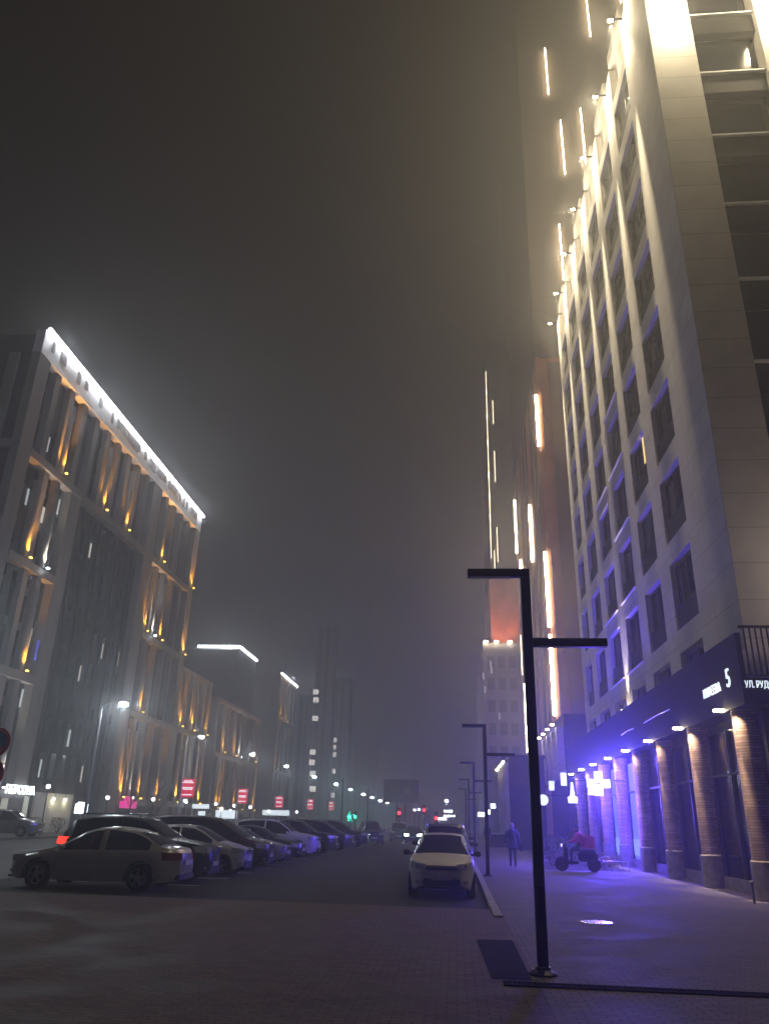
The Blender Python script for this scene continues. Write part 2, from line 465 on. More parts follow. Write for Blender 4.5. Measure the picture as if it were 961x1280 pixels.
# ------------------------------------------------------------------ colonnade / podium of tower one
CXF = 7.7
COLY = [22.6, 27.0, 31.3, 35.6, 39.9, 44.2, 48.5, 52.8]
def build_podium():
    t = thing('shop_arcade', 'black fascia arcade with brick columns and small downlights under the pale high-rise', 'shop arcade', (CXF, 21.3, 0))
    b = MB()
    b.box(CXF, 24, 21.35, 56.0, 4.8, 5.5)
    b.box(CXF, CXF + .14, 21.35, 56.0, 5.501, 6.72)
    b.build('fascia', 'charcoal_metal', t)
    g = MB()   # front railing of vertical bars above the fascia
    g.box(CXF + .141, 16, 21.36, 21.42, 6.86, 6.93); g.box(CXF + .141, 16, 21.36, 21.42, 5.53, 5.58)
    x = CXF + .25
    while x < 14: g.box(x, x + .035, 21.37, 21.41, 5.58, 6.86); x += .155
    g.build('railing', 'charcoal_metal', t)
    MB().box(CXF + .3, 16, 22.0, 22.28, 5.51, 6.4).build('terrace_wall', PALE, t)
    w = MB(); w.box(8.35, 24, 22.0, 56.0, 0.0, 4.79); w.build('shop_wall', 'dark_facade_panel', t)
    w = MB(); w.box(8.20, 8.349, 23.0, 56.0, 0.0, .35)
    w.box(9.0, 16, 21.6, 21.99, 0, .5); w.build('plinth', 'stone_plinth', t)
    for i, y in enumerate(COLY):
        c = MB().lathe([(.36, .95), (.36, 4.79)], 40, (CXF + .40, y, 0)).build('brick_column', 'column_brick', t, smooth=True)
        MB().lathe([(.41, 0), (.41, .92), (.385, .949)], 40, (CXF + .40, y, 0)).build('column_base', 'stone_plinth', c, smooth=True)
        l = MB().box(CXF - .30, CXF - .02, y + .30, y + .44, 4.80, 4.86).build('downlight', 'lamp_warm', t)
        pw = 330 if i < 2 else 170
        lamp('downlight_beam', 'SPOT', (CXF - .20, y - .22, 4.76), pw * .7, (1., .74, .48), l, .04, (.30, .06, -1), 95, .9)
        lamp('downlight_throw', 'SPOT', (CXF - .20, y - .22, 4.76), pw * 4.5, (1., .74, .50), l, .04, (.085, .02, -1), 17, 1.)
        lamp('downlight_pool', 'SPOT', (CXF - .22, y + .1, 4.7), pw * .45, (1., .70, .40), l, .05, (-.04, 0, -1), 50, 1.)
    # shopfront glazing between columns
    for i, (a, c) in enumerate(zip(COLY, COLY[1:])):
        lit = i in (3, 4)
        p = MB().box(8.30, 8.34, a + .4, c - .4, .36, 4.5).build('shop_window', 'blue_shop' if lit else 'window_glass', t)
        f = MB()
        for yy in (a + .42, (a + c) / 2, c - .42): f.box(8.22, 8.299, yy - .035, yy + .035, .36, 4.5)
        f.box(8.225, 8.298, a + .4, c - .4, 3.2, 3.27)
        f.build('mullion', 'window_frame', p)
        if lit:
            MB().box(8.255, 8.297, a + .55, (a + c) / 2 - .1, .5, 1.2).build('window_poster', 'blue_shop_pale', p)
            MB().box(8.255, 8.297, (a + c) / 2 + .1, c - .55, .5, 1.2).build('window_poster', 'blue_shop_pale', p)
            MB().box(8.255, 8.297, a + .55, (a + c) / 2 - .1, 1.35, 3.1).build('window_poster', 'blue_shop_pale', p)
    # second floor railing-like sign line on the fascia
    for (y0, y1) in ((28.5, 32.5), (34.5, 37.0)):
        MB().tube([(CXF - .05, y0, 5.62), (CXF - .05, (y0 + y1) / 2, 5.66), (CXF - .05, y1, 5.62)], .018, 6).build('trim_rail', 'steel', t)
    return t
podium = build_podium()
# address sign: letters on the fascia corner
sg = thing('address_sign', 'white lit street name letters wrapping the corner of the black fascia', 'address sign', (CXF, 21.35, 5.0))
text_mesh('lettering', 'УЛ. РУДОЛЬФА', .25, .012, MATS['letters_bright'], sg, (CXF + .06, 21.31, 5.22), (1, 0, 0), (0, 0, 1), xs=.62)
text_mesh('lettering', 'НУРЕЕВА', .36, .015, MATS['letters_bright'], sg, (CXF - .03, 24.6, 5.40), (0, -1, 0), (0, 0, 1))
text_mesh('numeral', '5', .72, .015, MATS['letters_bright'], sg, (CXF - .03, 22.45, 5.40), (0, -1, 0), (0, 0, 1))

# pharmacy cross
cr = thing('pharmacy_cross', 'glowing green-white pharmacy cross sticking out from a brick column', 'pharmacy sign', (6.75, 38.0, 2.8))
def cross_pts(cx, cz, a, b):
    return [(cx-b,cz+a),(cx+b,cz+a),(cx+b,cz+b),(cx+a,cz+b),(cx+a,cz-b),(cx+b,cz-b),(cx+b,cz-a),(cx-b,cz-a),(cx-b,cz-b),(cx-a,cz-b),(cx-a,cz+b),(cx-b,cz+b)]
def extr(pts, y0, y1):
    m_ = MB(); f = [m_.bm.verts.new((x, y0, z)) for x, z in pts]; g = [m_.bm.verts.new((x, y1, z)) for x, z in pts]
    m_.bm.faces.new(f); m_.bm.faces.new(g[::-1])
    for i in range(len(pts)): j = (i+1) % len(pts); m_.bm.faces.new((f[i], g[i], g[j], f[j]))
    return m_
extr(cross_pts(6.61, 3.53, .52, .18), 37.90, 38.10).build('cross_body', 'cross_light', cr)
extr(cross_pts(6.61, 3.53, .535, .195), 37.92, 38.08).build('neon_outline', 'blue_neon', cr)
g = MB().box(6.36, 6.86, 37.885, 37.899, 3.512, 3.548); g.box(6.592, 6.628, 37.885, 37.899, 3.22, 3.84); g.build('centre_seam', 'plastic_black', cr)
MB().box(6.11, 6.41, 37.86, 37.95, 3.03, 3.30).build('small_panel', 'cross_light', cr)
MB().box(7.146, 7.8, 37.975, 38.025, 3.66, 3.70).build('bracket', 'charcoal_metal', cr)
lamp('neon_glow', 'POINT', (6.9, 38.5, 4.5), 1400, BLUE, cr, .3)
lamp('neon_glow', 'POINT', (6.9, 41.5, 4.0), 1200, BLUE, cr, .3)
for yy in (36.6, 40.2, 43.5): lamp('neon_glow', 'POINT', (7.15, yy, 4.45), 520, BLUE, cr, .2)
lamp('neon_glow', 'POINT', (6.5, 36.6, 2.7), 2300, (.11, .05, 1.), cr, .3)  # bare light with no fixture, added to throw blue onto the pavement
lamp('cross_glow', 'POINT', (6.7, 37.3, 3.4), 15, (.5, .6, 1.), cr, .3)
# small hanging shop signs further on
for (px, py, Y, w_, h_, lab) in ((704, 974, 50, .35, .75, 'small white blade sign nearest beyond the pharmacy cross'), (689, 982, 55, .35, .6, 'small white lit blade sign in front of the dark block'),
                       (715, 992, 46, .55, 1.3, 'white arrow-shaped blade sign hanging by the pharmacy cross'), (678.5, 1000, 52, .7, .5, 'round white blade sign low beside the black pole')):
    c = ony(px, py, Y)
    s_ = thing('blade_sign', lab, 'shop sign', (c.x, c.y, c.z), group='blade signs along the arcade')
    if w_ == .55:
        mb = extr([(c.x-.05, c.z+.6), (c.x+.05, c.z+.6), (c.x+.12, c.z-.1), (c.x+.28, c.z-.2), (c.x+.25, c.z-.5), (c.x-.25, c.z-.5), (c.x-.28, c.z-.2), (c.x-.12, c.z-.1)], Y-.05, Y+.05)
    elif w_ == .7:
        mb = MB().lathe([(.30, Y-.05), (.33, Y), (.30, Y+.05)], 20, (c.x, 0, c.z), 'y')
    else: mb = MB().box(c.x - w_/2, c.x + w_/2, Y - .05, Y + .05, c.z - h_/2, c.z + h_/2)
    mb.build('light_panel', 'letters_white', s_)
    MB().box(c.x + .2, CXF + .1, Y - .02, Y + .02, c.z + h_/2 + .02, c.z + h_/2 + .06).build('bracket', 'charcoal_metal', s_)

# ------------------------------------------------------------------ TOWER TWO and its podium
def led(name, p, x0, x1, y0, y1, z0, z1, m_='led_warm'):
    return MB().box(x0, x1, y0, y1, z0, z1).build(name, m_, p)
t2 = thing('residential_tower', 'foggy brown tower with staggered warm light lines behind the pale high-rise', 'apartment tower', (8.6, 67, 0))
MB().box(8.6, 30, 67, 98, 0, 46).build('wall', 'orange_cladding', t2)
MB().box(8.6, 30, 67, 98, 46.001, 104).build('upper_wall', 'brown_fog_tint', t2)  # separate tone above, so the tower seems to dissolve into the fog
for y in (70.5, 74, 79.5, 83, 87, 93.5): MB().box(8.52, 8.599, y, y + 1.5, 5, 45.5).build('window_strip', 'brown_cladding', t2)
for x in (9.8, 13.4, 16.2, 19.5): MB().box(x, x + 1.6, 66.93, 66.999, 5, 45.5).build('window_strip', 'brown_cladding', t2)
for x in (8.6, 11.7, 15.2, 18.2, 22): MB().box(x, x + .35, 66.7, 66.998, 0, 46).build('fin', 'orange_cladding', t2)
for z0, z1 in ((35.8, 41.5), (17.9, 24.9), (10.3, 17.2)): led('light_line', t2, 8.30, 8.52, 66.55, 66.77, z0, z1)
for y, z0, z1 in ((77.6, 27.7, 34.2), (95.5, 34.9, 42.4), (91, 26.8, 32.4), (92.5, 9.5, 17.3)): led('light_line', t2, 8.3, 8.5, y, y + .25, z0, z1)
for y, z0, z1 in ((93, 3, 8.6),(96, 19, 24)): led('light_line', t2, 8.42, 8.5, y, y + .1, z0, z1, 'led_warm_thin')
for px0, py0, px1, py1 in ((733, -12, 736, 45), (681, 60, 685, 117), (701, 150, 705, 217), (725, 135, 732, 205), (699, 280, 704, 350), (775, -8, 775, 3)):
    a = ony(px0, py0, 66.6); b_ = ony(px1, py1, 66.6); xm = (a.x + b_.x) / 2
    led('front_light_line', t2, xm - .04, xm + .04, 66.6, 66.69, b_.z, a.z, 'led_warm')
# podium block of tower two with lit fins
pb = thing('entrance_block', 'dark cube-shaped entrance block with small lit fins on its street side', 'building', (4.1, 61, 0))
top = ony(655, 948, 61).z
MB().box(4.1, 6.7, 61, 74, 0, top).build('wall', 'dark_facade_panel', pb)
MB().box(4.02, 6.78, 60.9, 74.1, top, top + .25).build('coping', 'charcoal_metal', pb)
for i in range(5):
    y = 61.6 + i * 2.4
    f = MB().box(3.8, 4.098, y, y + .5, .3, top - .3).build('fin', PALE, pb)
    l = MB().box(3.62, 3.78, y + .15, y + .35, top - .25, top - .18).build('fin_lamp', 'lamp_warm', f)
    lamp('fin_beam', 'SPOT', (3.6, y + .25, top - .3), 55, (1., .8, .6), l, .04, (.1, 0, -1), 50, .8)
ar = thing('shop_gallery', 'dark gallery with four pale lit panels behind the arcade', 'building', (7.7, 57, 0))
MB().box(7.8, 20, 57.0, 66.6, 0, 9.2).build('wall', 'dark_facade_panel', ar)
for i in range(4):
    y = 58.2 + i * 3.1 - 0.8
    f = MB().box(7.3, 7.79, y, y + .9, 4.8, 8.3).build('lit_panel', PALE, ar)
    l = MB().box(6.95, 7.2, y + .3, y + .55, 8.45, 8.53).build('panel_lamp', 'lamp_warm', f)
    lamp('panel_beam', 'SPOT', (7.0, y + .4, 8.35), 70, WARM, l, .04, (.16, 0, -1), 60, .8)

# ------------------------------------------------------------------ TOWER THREE, FOUR (far right)
t3 = thing('office_block', 'dim grey block with three uplights on its roof edge and an orange lit box above', 'office block', (4.6, 120, 0))
MB().box(4.6, 30, 120, 160, 0, 28.3).build('wall', 'tower_grey', t3)
for z in [4 + 3.4*i for i in range(7)]:
    for x in (5.2, 6.9, 8.6): MB().box(x, x + 1.1, 119.93, 119.999, z, z + 1.8).build('window', 'spandrel', t3)
MB().box(6.3, 14, 128, 150, 28.31, 42).build('roof_box', 'orange_cladding', t3)
for px in (607, 620, 637):
    c = ony(px, 800, 119.6)
    l = MB().box(c.x - .3, c.x + .3, 119.4, 119.9, 28.32, 28.5).build('roof_lamp', 'lamp_warm', t3)
    lamp('roof_beam', 'POINT', (c.x, 119.3, 28.9), 160, WARM, l, .1)
lamp('roof_box_beam', 'SPOT', (8.5, 124.0, 28.6), 2600, (1., .35, .15), t3, .2, (0, .55, .8), 80, .8)
for px, py in ((613, 830), (604, 845), (614, 838), (624, 895), (606, 862)):
    c = ony(px, py, 119.9)
    MB().box(c.x - .12, c.x + .12, 119.88, 119.93, c.z - .5, c.z + .5).build('lit_window', 'window_lit', t3)
t4 = thing('slender_tower', 'very tall far tower traced by thin broken light lines in the fog', 'apartment tower', (8.6, 166, 0))
MB().box(8.6, 34, 166, 200, 0, 116).build('wall', 'tower_grey', t4)
for y in (170, 176, 182, 188, 194): MB().box(8.54, 8.599, y, y + 3, 6, 112).build('window_strip', 'brown_cladding', t4)
rnd = random.Random(4)
z = 108
while z > 34:
    L_ = rnd.uniform(5, 12)
    x = 8.7 + rnd.choice((0, 0, .75))
    led('light_line', t4, x, x + .09, 165.85, 165.95, z - L_, z, 'led_warm_thin')
    if rnd.random() < .65:
        x2 = 8.7 + rnd.choice((-.55, 1.5)); led('light_line', t4, x2, x2 + .09, 165.85, 165.95, z - L_ * .8 - 3, z - 3, 'led_warm_thin')
    z -= L_ * .82
# farther lit facade strips low on the right
t5 = thing('distant_shop_row', 'distant low shops with white lit signs behind the black poles', 'building', (5.2, 90, 0))
MB().box(5.2, 8.5, 99, 118, 0, 7.4).build('wall', 'dark_facade_panel', t5)
for px0, px1, py in ((597, 606, 1018), (607, 612, 1015), (613, 619, 1007.5)):
    a = ony(px0, py, 98.9); b_ = ony(px1, py, 98.9)
    MB().box(a.x, b_.x, 98.6, 98.9, a.z - .25, a.z + .25).build('lit_sign', 'sign_white', t5)

# ------------------------------------------------------------------ LEFT BUILDINGS (x = -36 facades)
LX = -36.0
def orange_up(p, y, z, power=95, white=False, x=LX):
    l = MB().box(x + .74, x + .90, y - .12, y + .12, z, z + .08).build('uplight', 'lamp_cool' if white else 'orange_lamp', p)
    MB().box(x + .30, x + .739, y - .03, y + .03, z + .005, z + .05).build('bracket', 'charcoal_metal', l)
    MB().lathe([(.38, z + .05), (.38, z + 7.0), (.36, z + 7.05)], 18, (x + .06, y, 0)).build('light_column', 'grey_facade_panel', p, smooth=True)  # half-round shaft added to catch the beam as a wide streak
    lamp('uplight_beam', 'SPOT', (x + .82, y, z + .13), 21 * power * (1.1 if white else 1.), (1., .9, .75) if white else ORANGE, l, .05, (-.20, 0, 1), 60, 1.)
def strip_windows(p, x, y0, y1, z0, z1, pitch, rng, lit=.04):
    """tall glazed strips between cornices; each strip is a window with a frame child"""
    n = max(1, int(round((y1 - y0) / pitch))); st = (y1 - y0) / n
    for i in range(n):
        a = y0 + st * (i + .27); b = y0 + st * (i + .73)
        g_ = MB().box(x - .02, x + .02, a, b, z0 + .25, z1 - .25).build('window', 'window_glass', p)
        f = MB()
        k = 0; zz = z0 + .25
        while zz < z1 - .3:
            f.box(x + .021, x + .07, a, b, zz, min(zz + .75, z1 - .26)); zz += 3.0
        f.build('spandrel', 'spandrel', g_)
        if rng.random() < lit * 3:
            zz = z0 + 1.1 + 3.0 * rng.randrange(0, max(1, int((z1 - z0) / 3)))
            c = a + (b - a) * rng.uniform(.1, .6)
            MB().box(x + .022, x + .05, c, c + rng.uniform(.2, .4), zz, zz + 1.5).build('lit_pane', rng.choice(['window_lit', 'window_lit_white']), g_)
def build_left_main():
    t = thing('led_topped_block', 'long dark apartment block crowned by a bright white light band and letters', 'apartment block', (LX, 53, 0))
    rng = random.Random(11)
    MB().box(-60, LX - .5, 53.4, 97.8, 0, 41.0).build('wall', 'dark_facade_panel', t)
    pm = 'grey_facade_panel'
    # main piers: corner, second pier, third full height, far corner
    for y0, y1, z1 in ((53.2, 55.0, 39.0), (62.6, 64.6, 30.3), (80.6, 83.2, 39.0), (96.2, 98.0, 39.0)):
        MB().box(LX - .5, LX + .3, y0, y1, 0, z1).build('pier', pm, t)
    # cornices
    for z, segs in ((30.3, ((55.0, 80.6), (83.2, 96.2))), (21.2, ((55.0, 62.6), (83.2, 96.2))), (12.3, ((55.0, 62.6), (83.2, 96.2))), (3.2, ((55.0, 62.6), (83.2, 96.2)))):
        for a, b in segs:
            MB().box(LX - .5, LX + .36, a, b, z - .55, z + .15).build('cornice', pm, t)
    # front (camera-facing) end wall bands
    for z in (30.3, 21.2, 12.3):
        MB().box(-60, LX - .5, 53.15, 53.39, z - .55, z + .15).build('cornice', pm, t)
    for x in (-38.5, -42, -46, -50):
        MB().box(x, x + .9, 53.1, 53.38, 0, 39).build('pier', pm, t)
    # top floors 30.3-39 : slender piers
    for i in range(9):
        y = 56.6 + i * 2.75
        MB().box(LX - .5, LX + .12, y, y + .85, 30.46, 39.0).build('slender_pier', pm, t)
    for i in range(4):
        y = 85.2 + i * 2.8
        for z0, z1 in ((30.46, 39.0), (21.36, 29.74), (12.46, 20.64), (3.36, 11.74)):
            MB().box(LX - .5, LX + .12, y, y + .8, z0, z1).build('slender_pier', pm, t)
    for y in (58.0, 60.1):
        for z0, z1 in ((21.36, 29.74), (12.46, 20.64), (3.36, 11.74)):
            MB().box(LX - .5, LX + .12, y, y + .75, z0, z1).build('slender_pier', pm, t)
    # recess 64.6-80.6 below 30.3: faint vertical ribs
    for i in range(7):
        y = 66.5 + i * 2.1
        MB().box(LX - .499, LX - .3, y, y + .35, 3.0, 29.7).build('recess_rib', 'spandrel', t)
    # windows
    for a, b, rows in ((55.0, 62.6, ((30.5, 39), (21.4, 29.7), (12.5, 20.6), (3.4, 11.7))), (64.6, 80.6, ((30.5, 39), (21.4, 29.7), (12.5, 20.6), (3.4, 11.7))), (83.2, 96.2, ((30.5, 39), (21.4, 29.7), (12.5, 20.6), (3.4, 11.7)))):
        for z0, z1 in rows:
            strip_windows(t, LX - .46, a, b, z0, z1, 2.1 if b < 81 else 2.8, rng, .09)
    # parapet band + LED + hanging panels
    MB().box(LX - .5, LX + .35, 53.2, 98.0, 39.0, 41.35).build('parapet', 'white_parapet', t)
    for y0, y1 in ((53.3, 82.9), (83.2, 98.0)):
        MB().box(LX + .50, LX + .72, y0, y1, 41.3, 41.52).build('light_band', 'led_cool', t)
    m_ = MB(); y = 54.6
    while y < 97:
        w_ = rng.uniform(.25, .9)
        if rng.random() < .8: m_.box(LX + .351, LX + .50, y, y + w_, 39.75 + rng.uniform(0, .4), 41.0)
        y += w_ + rng.uniform(.12, .5) + (2.2 if rng.random() < .08 else 0)
    split(m_.build('parapet_letter', 'grey_facade_panel', t))
    for i in range(6):
        lamp('band_glow', 'POINT', (LX + 1.2, 56 + i * 8, 41.9), 260, (.9, .95, 1.), t, .3)
    for y, z in ((60.2, 30.45), (57.4, 21.35), (60.3, 12.45), (69.0, 30.45), (74.8, 30.45), (85.6, 30.45), (96.9, 30.45), (83.6, 21.35), (88.4, 21.35), (96.9, 21.35), (85.6, 12.45), (83.6, 3.35), (88.4, 3.35), (94, 3.35)):
        orange_up(t, y, z, 260)
    for y, z in ((60.3, 21.35), (86, 21.35), (60.4, 3.35), (86, 3.35)):
        orange_up(t, y, z, 160, True)
    for y, z in ((56.8,26),(58.9,25.4),(61.9,27.2),(61.2,24),(57.2,33),(58.2,31.8),(62.4,33.6),(61.6,14.9),(62.2,9.8),(57,8.5),(61.4,7.2)):
        MB().box(LX - .41, LX - .38, y, y + .28, z, z + 1.5).build('lit_pane', 'window_lit_white', t)
    # ground floor: lit shop
    MB().box(LX - .499, LX + .1, 61.2, 65.8, .2, 2.9).build('shopfront', 'shop_lit', t)
    MB().box(LX + .101, LX + .16, 61.2, 61.5, .2, 2.9).build('shop_mullion', 'window_frame', t)
    for y in (70.5, 72.7):
        l = MB().box(LX - .4, LX - .2, y, y + .3, 2.7, 2.9).build('porch_lamp', 'lamp_globe', t)
        lamp('porch_beam', 'POINT', (LX + .2, y + .15, 2.6), 30, (1., .95, .6), l, .1)
    MB().box(LX - .49, LX - .3, 67.5, 74.5, 0, 3.3).build('porch_wall', PALE, t)
    return t
build_left_main()
s_ = thing('shop_sign', 'white lit shop lettering over a doorway at the foot of the light-band block', 'shop sign', (LX + .5, 61, 3.0))
text_mesh('lettering', 'ПЕРСОНА', .92, .04, MATS['sign_white'], s_, (LX + .5, 61.2, 3.0), (0, 1, 0), (0, 0, 1))
s_ = thing('vertical_sign', 'small blue vertical lettering high on the dark block', 'shop sign', (LX + .5, 61.4, 14))
text_mesh('lettering', 'ФИТНЕС', .42, .03, mat('dim_neon', (.1, .1, .5), emit=(.12, .16, 1.), estr=.8), s_, (LX + .45, 61.9, 13.6), (0, 0, 1), (0, -1, 0))
s_ = thing('kiosk_sign', 'white glowing box sign with a cloudlike top on a low kiosk', 'shop sign', (-33, 69, 1.2))
p_ = MB().box(-33.75, -32.65, 69.9, 70.1, 1.65, 2.45); p_.box(-33.55, -33.2, 69.91, 70.09, 2.45, 2.6); p_.box(-33.1, -32.8, 69.91, 70.09, 2.45, 2.57)
p_.build('sign_box', 'sign_white', s_)
MB().box(-33.25, -33.15, 69.95, 70.05, -.08, 1.65).build('post', 'steel', s_)
s_ = thing('awning_sign', 'pink glowing awning sign between orange uplights', 'shop sign', (LX + .6, 84.5, 2.2))
MB().box(LX + .5, LX + 1.0, 83.6, 87.0, 2.3, 3.0).build('sign_panel', 'pink_sign', s_)
MB().box(LX + .501, LX + .9, 84.6, 86.0, 3.001, 3.5).build('sign_top', 'pink_sign', s_)

def side_block(name, label, y0, y1, z1, x=LX, uplights=(), bands=(), led_top=False, lit=.05, front_led=None, seed=1, wall='grey_facade_panel', depth=22, pitch=2.6):
    t = thing(name, label, 'apartment block', (x, y0, 0))
    rng = random.Random(seed)
    MB().box(x - depth, x - .4, y0 + .2, y1 - .2, 0, z1).build('wall', 'dark_facade_panel', t)
    zs = [0.0] + list(bands) + [z1]
    n = max(2, int((y1 - y0) / pitch))
    p_ = MB()
    for i in range(n + 1):
        y = y0 + (y1 - y0 - .9) * i / n
        p_.box(x - .4, x + .2, y, y + .9, 0, z1)
    split(p_.build('pilaster', wall, t))
    MB().box(x - depth, x - .401, y0, y0 + .198, 0, z1 - .01).build('end_wall', wall, t)
    for z in list(bands) + [z1]:
        MB().box(x - .38, x + .27, y0 - .05, y1 + .05, z - .5, z + .12).build('cornice', wall, t)
    for z0, zz1 in zip(zs, zs[1:]):
        strip_windows(t, x - .37, y0 + .45, y1 - .45, z0 + .2, zz1 - .5, (y1 - y0 - .9) / n, rng, lit)
    if led_top:
        MB().box(x + .3, x + .5, y0, y1, z1 + .12, z1 + .35).build('light_band', 'led_cool', t)
        lamp('band_glow', 'POINT', (x + 1.2, (y0 + y1) / 2, z1 + .6), 400, (.9, .95, 1.), t, .3)
    for y, z, c in uplights: orange_up(t, y, z, 260, c == 'w', x)
    return t
side_block('annex_block', 'lower wing with orange uplights directly joined behind the light-band block', 98.3, 111.5, 20.0, uplights=((99.2, 12.45, 'o'), (104, 12.45, 'o'), (110, 12.45, 'o'), (100.8, 3.3, 'o'), (110, 3.3, 'o'), (104, 3.3, 'w')), bands=(3.2, 12.3), seed=3)
b_ = side_block('podium_block', 'pale low block with orange glowing strips behind the joined wing', 115.5, 143, 18.6, uplights=((119.5, 10.9, 'o'), (126, 10.9, 'o'), (129, 10.9, 'w'), (139, 10.9, 'o'), (118.5, 2.9, 'o'), (120.5, 2.9, 'o'), (128.5, 2.9, 'o'), (132.5, 2.9, 'o'), (141, 2.9, 'o')), bands=(2.8, 10.6), seed=4, pitch=3.4)
tw = thing('crowned_tower', 'dark tower with a bent white light line along its roof', 'apartment tower', (-37, 127, 0))
MB().box(-52, -36.8, 127, 139, 18.8, 28.8).build('wall', 'dark_facade_panel', tw)
MB().box(-44, -36.6, 126.7, 126.95, 28.8, 29.1).build('light_band', 'led_cool', tw)
MB().box(-36.75, -36.5, 126.96, 139, 28.8, 29.1).build('light_band', 'led_cool', tw)
MB().box(-52, -36.9, 126.8, 139.2, 28.4, 28.79).build('parapet', 'white_parapet', tw)
lamp('band_glow', 'POINT', (-38.5, 126, 29.6), 400, (.9, .95, 1.), tw, .3)
side_block('far_crowned_block', 'narrow foggy block with a short white roof light line', 156, 173, 29.5, bands=(10.6, 20.5), led_top=True, uplights=((157.5, 20.7, 'o'), (163, 20.7, 'o'), (156.6, 10.8, 'o')), seed=5, pitch=4)
# far dim towers with lit windows
def far_tower(label, px0, px1, Y, ztop, wins, depth=7):
    a = ony(px0, 1000, Y); b = ony(px1, 1000, Y)
    t = thing('distant_tower', label, 'apartment tower', (a.x, Y, 0), group='distant towers fading into the fog')
    MB().box(a.x, b.x, Y, Y + depth, 0, ztop).build('wall', 'tower_grey', t)
    x = a.x + .6
    while x < b.x - 1.4:
        MB().box(x, x + 1.3, Y - .06, Y - .001, 3, ztop - 2).build('window_strip', 'window_glass', t)
        x += 2.3
    for px, py in wins:
        c = ony(px, py, Y)
        MB().box(c.x - .9, c.x - .1, Y - .12, Y - .07, c.z - .8, c.z + .8).build('lit_window', 'sign_lit', t)
        MB().box(c.x + .05, c.x + .9, Y - .12, Y - .07, c.z - .8, c.z + .8).build('lit_window', 'sign_lit', t)
mat('sign_lit', (.3, .3, .3), emit=(1., .95, .88), estr=1.5)
far_tower('foggy tower with scattered lit windows above the street lamps', 385, 409, 250, 64, ((395, 865), (395, 875), (394, 898), (391, 940), (390, 953), (391, 967), (391, 986)))
far_tower('slightly farther foggy tower beside it with lit windows in one column', 410, 432, 290, 52, ((418, 925), (417, 934), (417, 943), (416, 964), (415, 994)))
far_tower('dark foggy tower behind the white-lit narrow block', 366, 384, 320, 50, (), 8)
far_tower('faint dark tower straight above the end of the street', 441, 470, 420, 40, ())

# ------------------------------------------------------------------ black double-arm posts on the right
def make_post(label, y):
    t = thing('lamp_post', label, 'lamp post', (1.1, y, 0), group='black double-arm posts along the kerb')
    MB().box(-.065, .065, -.065, .065, 0, 4.969).bevel(.006, 1).build('pole', 'black_paint', t, local=True)
    MB().box(-.82, .066, -.06, .06, 4.97, 5.085).bevel(.006, 1).build('upper_arm', 'black_paint', t, local=True)
    MB().box(.0655, 1.08, -.055, .055, 3.96, 4.075).bevel(.006, 1).build('lower_arm', 'black_paint', t, local=True)
    fl = MB().lathe([(.17, 0), (.17, .02), (.10, .06), (.09, .09)], 16).build('base_flange', 'black_paint', t, local=True)
    for q in range(4): MB().lathe([(.014, .02), (.014, .045)], 6, (.135 * cos(q * pi/2 + .8), .135 * sin(q * pi/2 + .8), 0)).build('bolt', 'steel', fl, local=True)
    MB().box(-.045, .045, -.069, -.066, .55, .95).build('access_door', 'charcoal_metal', t, local=True)
    d = MB()
    d.box(-.78, -.2, -.045, .045, 4.962, 4.969); d.build('lamp_lens', 'head_glass', t, local=True)
    d = MB(); d.box(.2, 1.02, -.045, .045, 3.953, 3.959); d.build('lamp_lens', 'head_glass', t, local=True)
    return t
post = make_post('nearest tall black double-arm lamp post, standing by the drain', 10.62); post.location.x = 1.03
for y, lab in ((29.2, 'second black double-arm post, beside the white hatchback'), (47.8, 'third black double-arm post, behind the second one'),
               (66.4, 'fourth black post, thin and hazy behind the third'), (85.0, 'fifth black post, smallest and faintest of the row')):
    copy_tree(post, None, (1.1, y, 0), label=lab)

# ------------------------------------------------------------------ street lamps along the left road
LAMPS = [(155,880,8.2,'large blue-white street lamp, brightest, in front of the dark block'), (252,921,8.6,'second street lamp, in front of the lower wing'),
 (316,943,8.8,'third street lamp, by the pale orange-lit block'), (358,958,9,'fourth street lamp, under the narrow light-topped block'), (393,971,9,'fifth street lamp, over the foggy tower foot'),
 (420,980,9,'sixth street lamp, beside a tall dark pole'), (438,987,9,'seventh street lamp, above the green traffic light'), (454,993,9,'eighth street lamp in the shrinking row'), (465,997,9,'ninth street lamp in the shrinking row'), (475,1001,9,'tenth street lamp, next to the billboard'), (484,1003,9,'eleventh street lamp, under the billboard edge')]
proto = None
for i, (px, py, z, lab) in enumerate(LAMPS):
    d = ray(px, py); k_ = (z - H) / d.z; x, y = d.x * k_, d.y * k_
    t = thing('street_lamp', lab, 'street lamp', (x - 1.4, y, -.1), group='street lamps along the road')
    MB().tube([(0,0,0), (0,0,5), (0,0,z - .1)], [.11, .09, .06], 10).build('pole', 'steel', t, local=True, smooth=True)
    MB().tube([(0,0,z-.1), (.5,0,z+.18), (1.1,0,z+.22)], [.05, .04, .04], 8).build('arm', 'steel', t, local=True, smooth=True)
    h_ = MB().box(1.0, 1.75, -.14, .14, z + .16, z + .26).bevel(.03, 2).build('lamp_head', 'steel', t, local=True)
    r_ = .13 + .0016 * y if i else .28
    MB().ball((1.4, 0, z + .10), (r_, r_, r_ * .5)).build('lens', 'lamp_cool', h_, local=True)
    lamp('street_light', 'POINT', (x, y, z - .1 - r_), (1000 if i == 0 else 280) if i < 6 else 240, (.80, .92, 1.), t, .15)
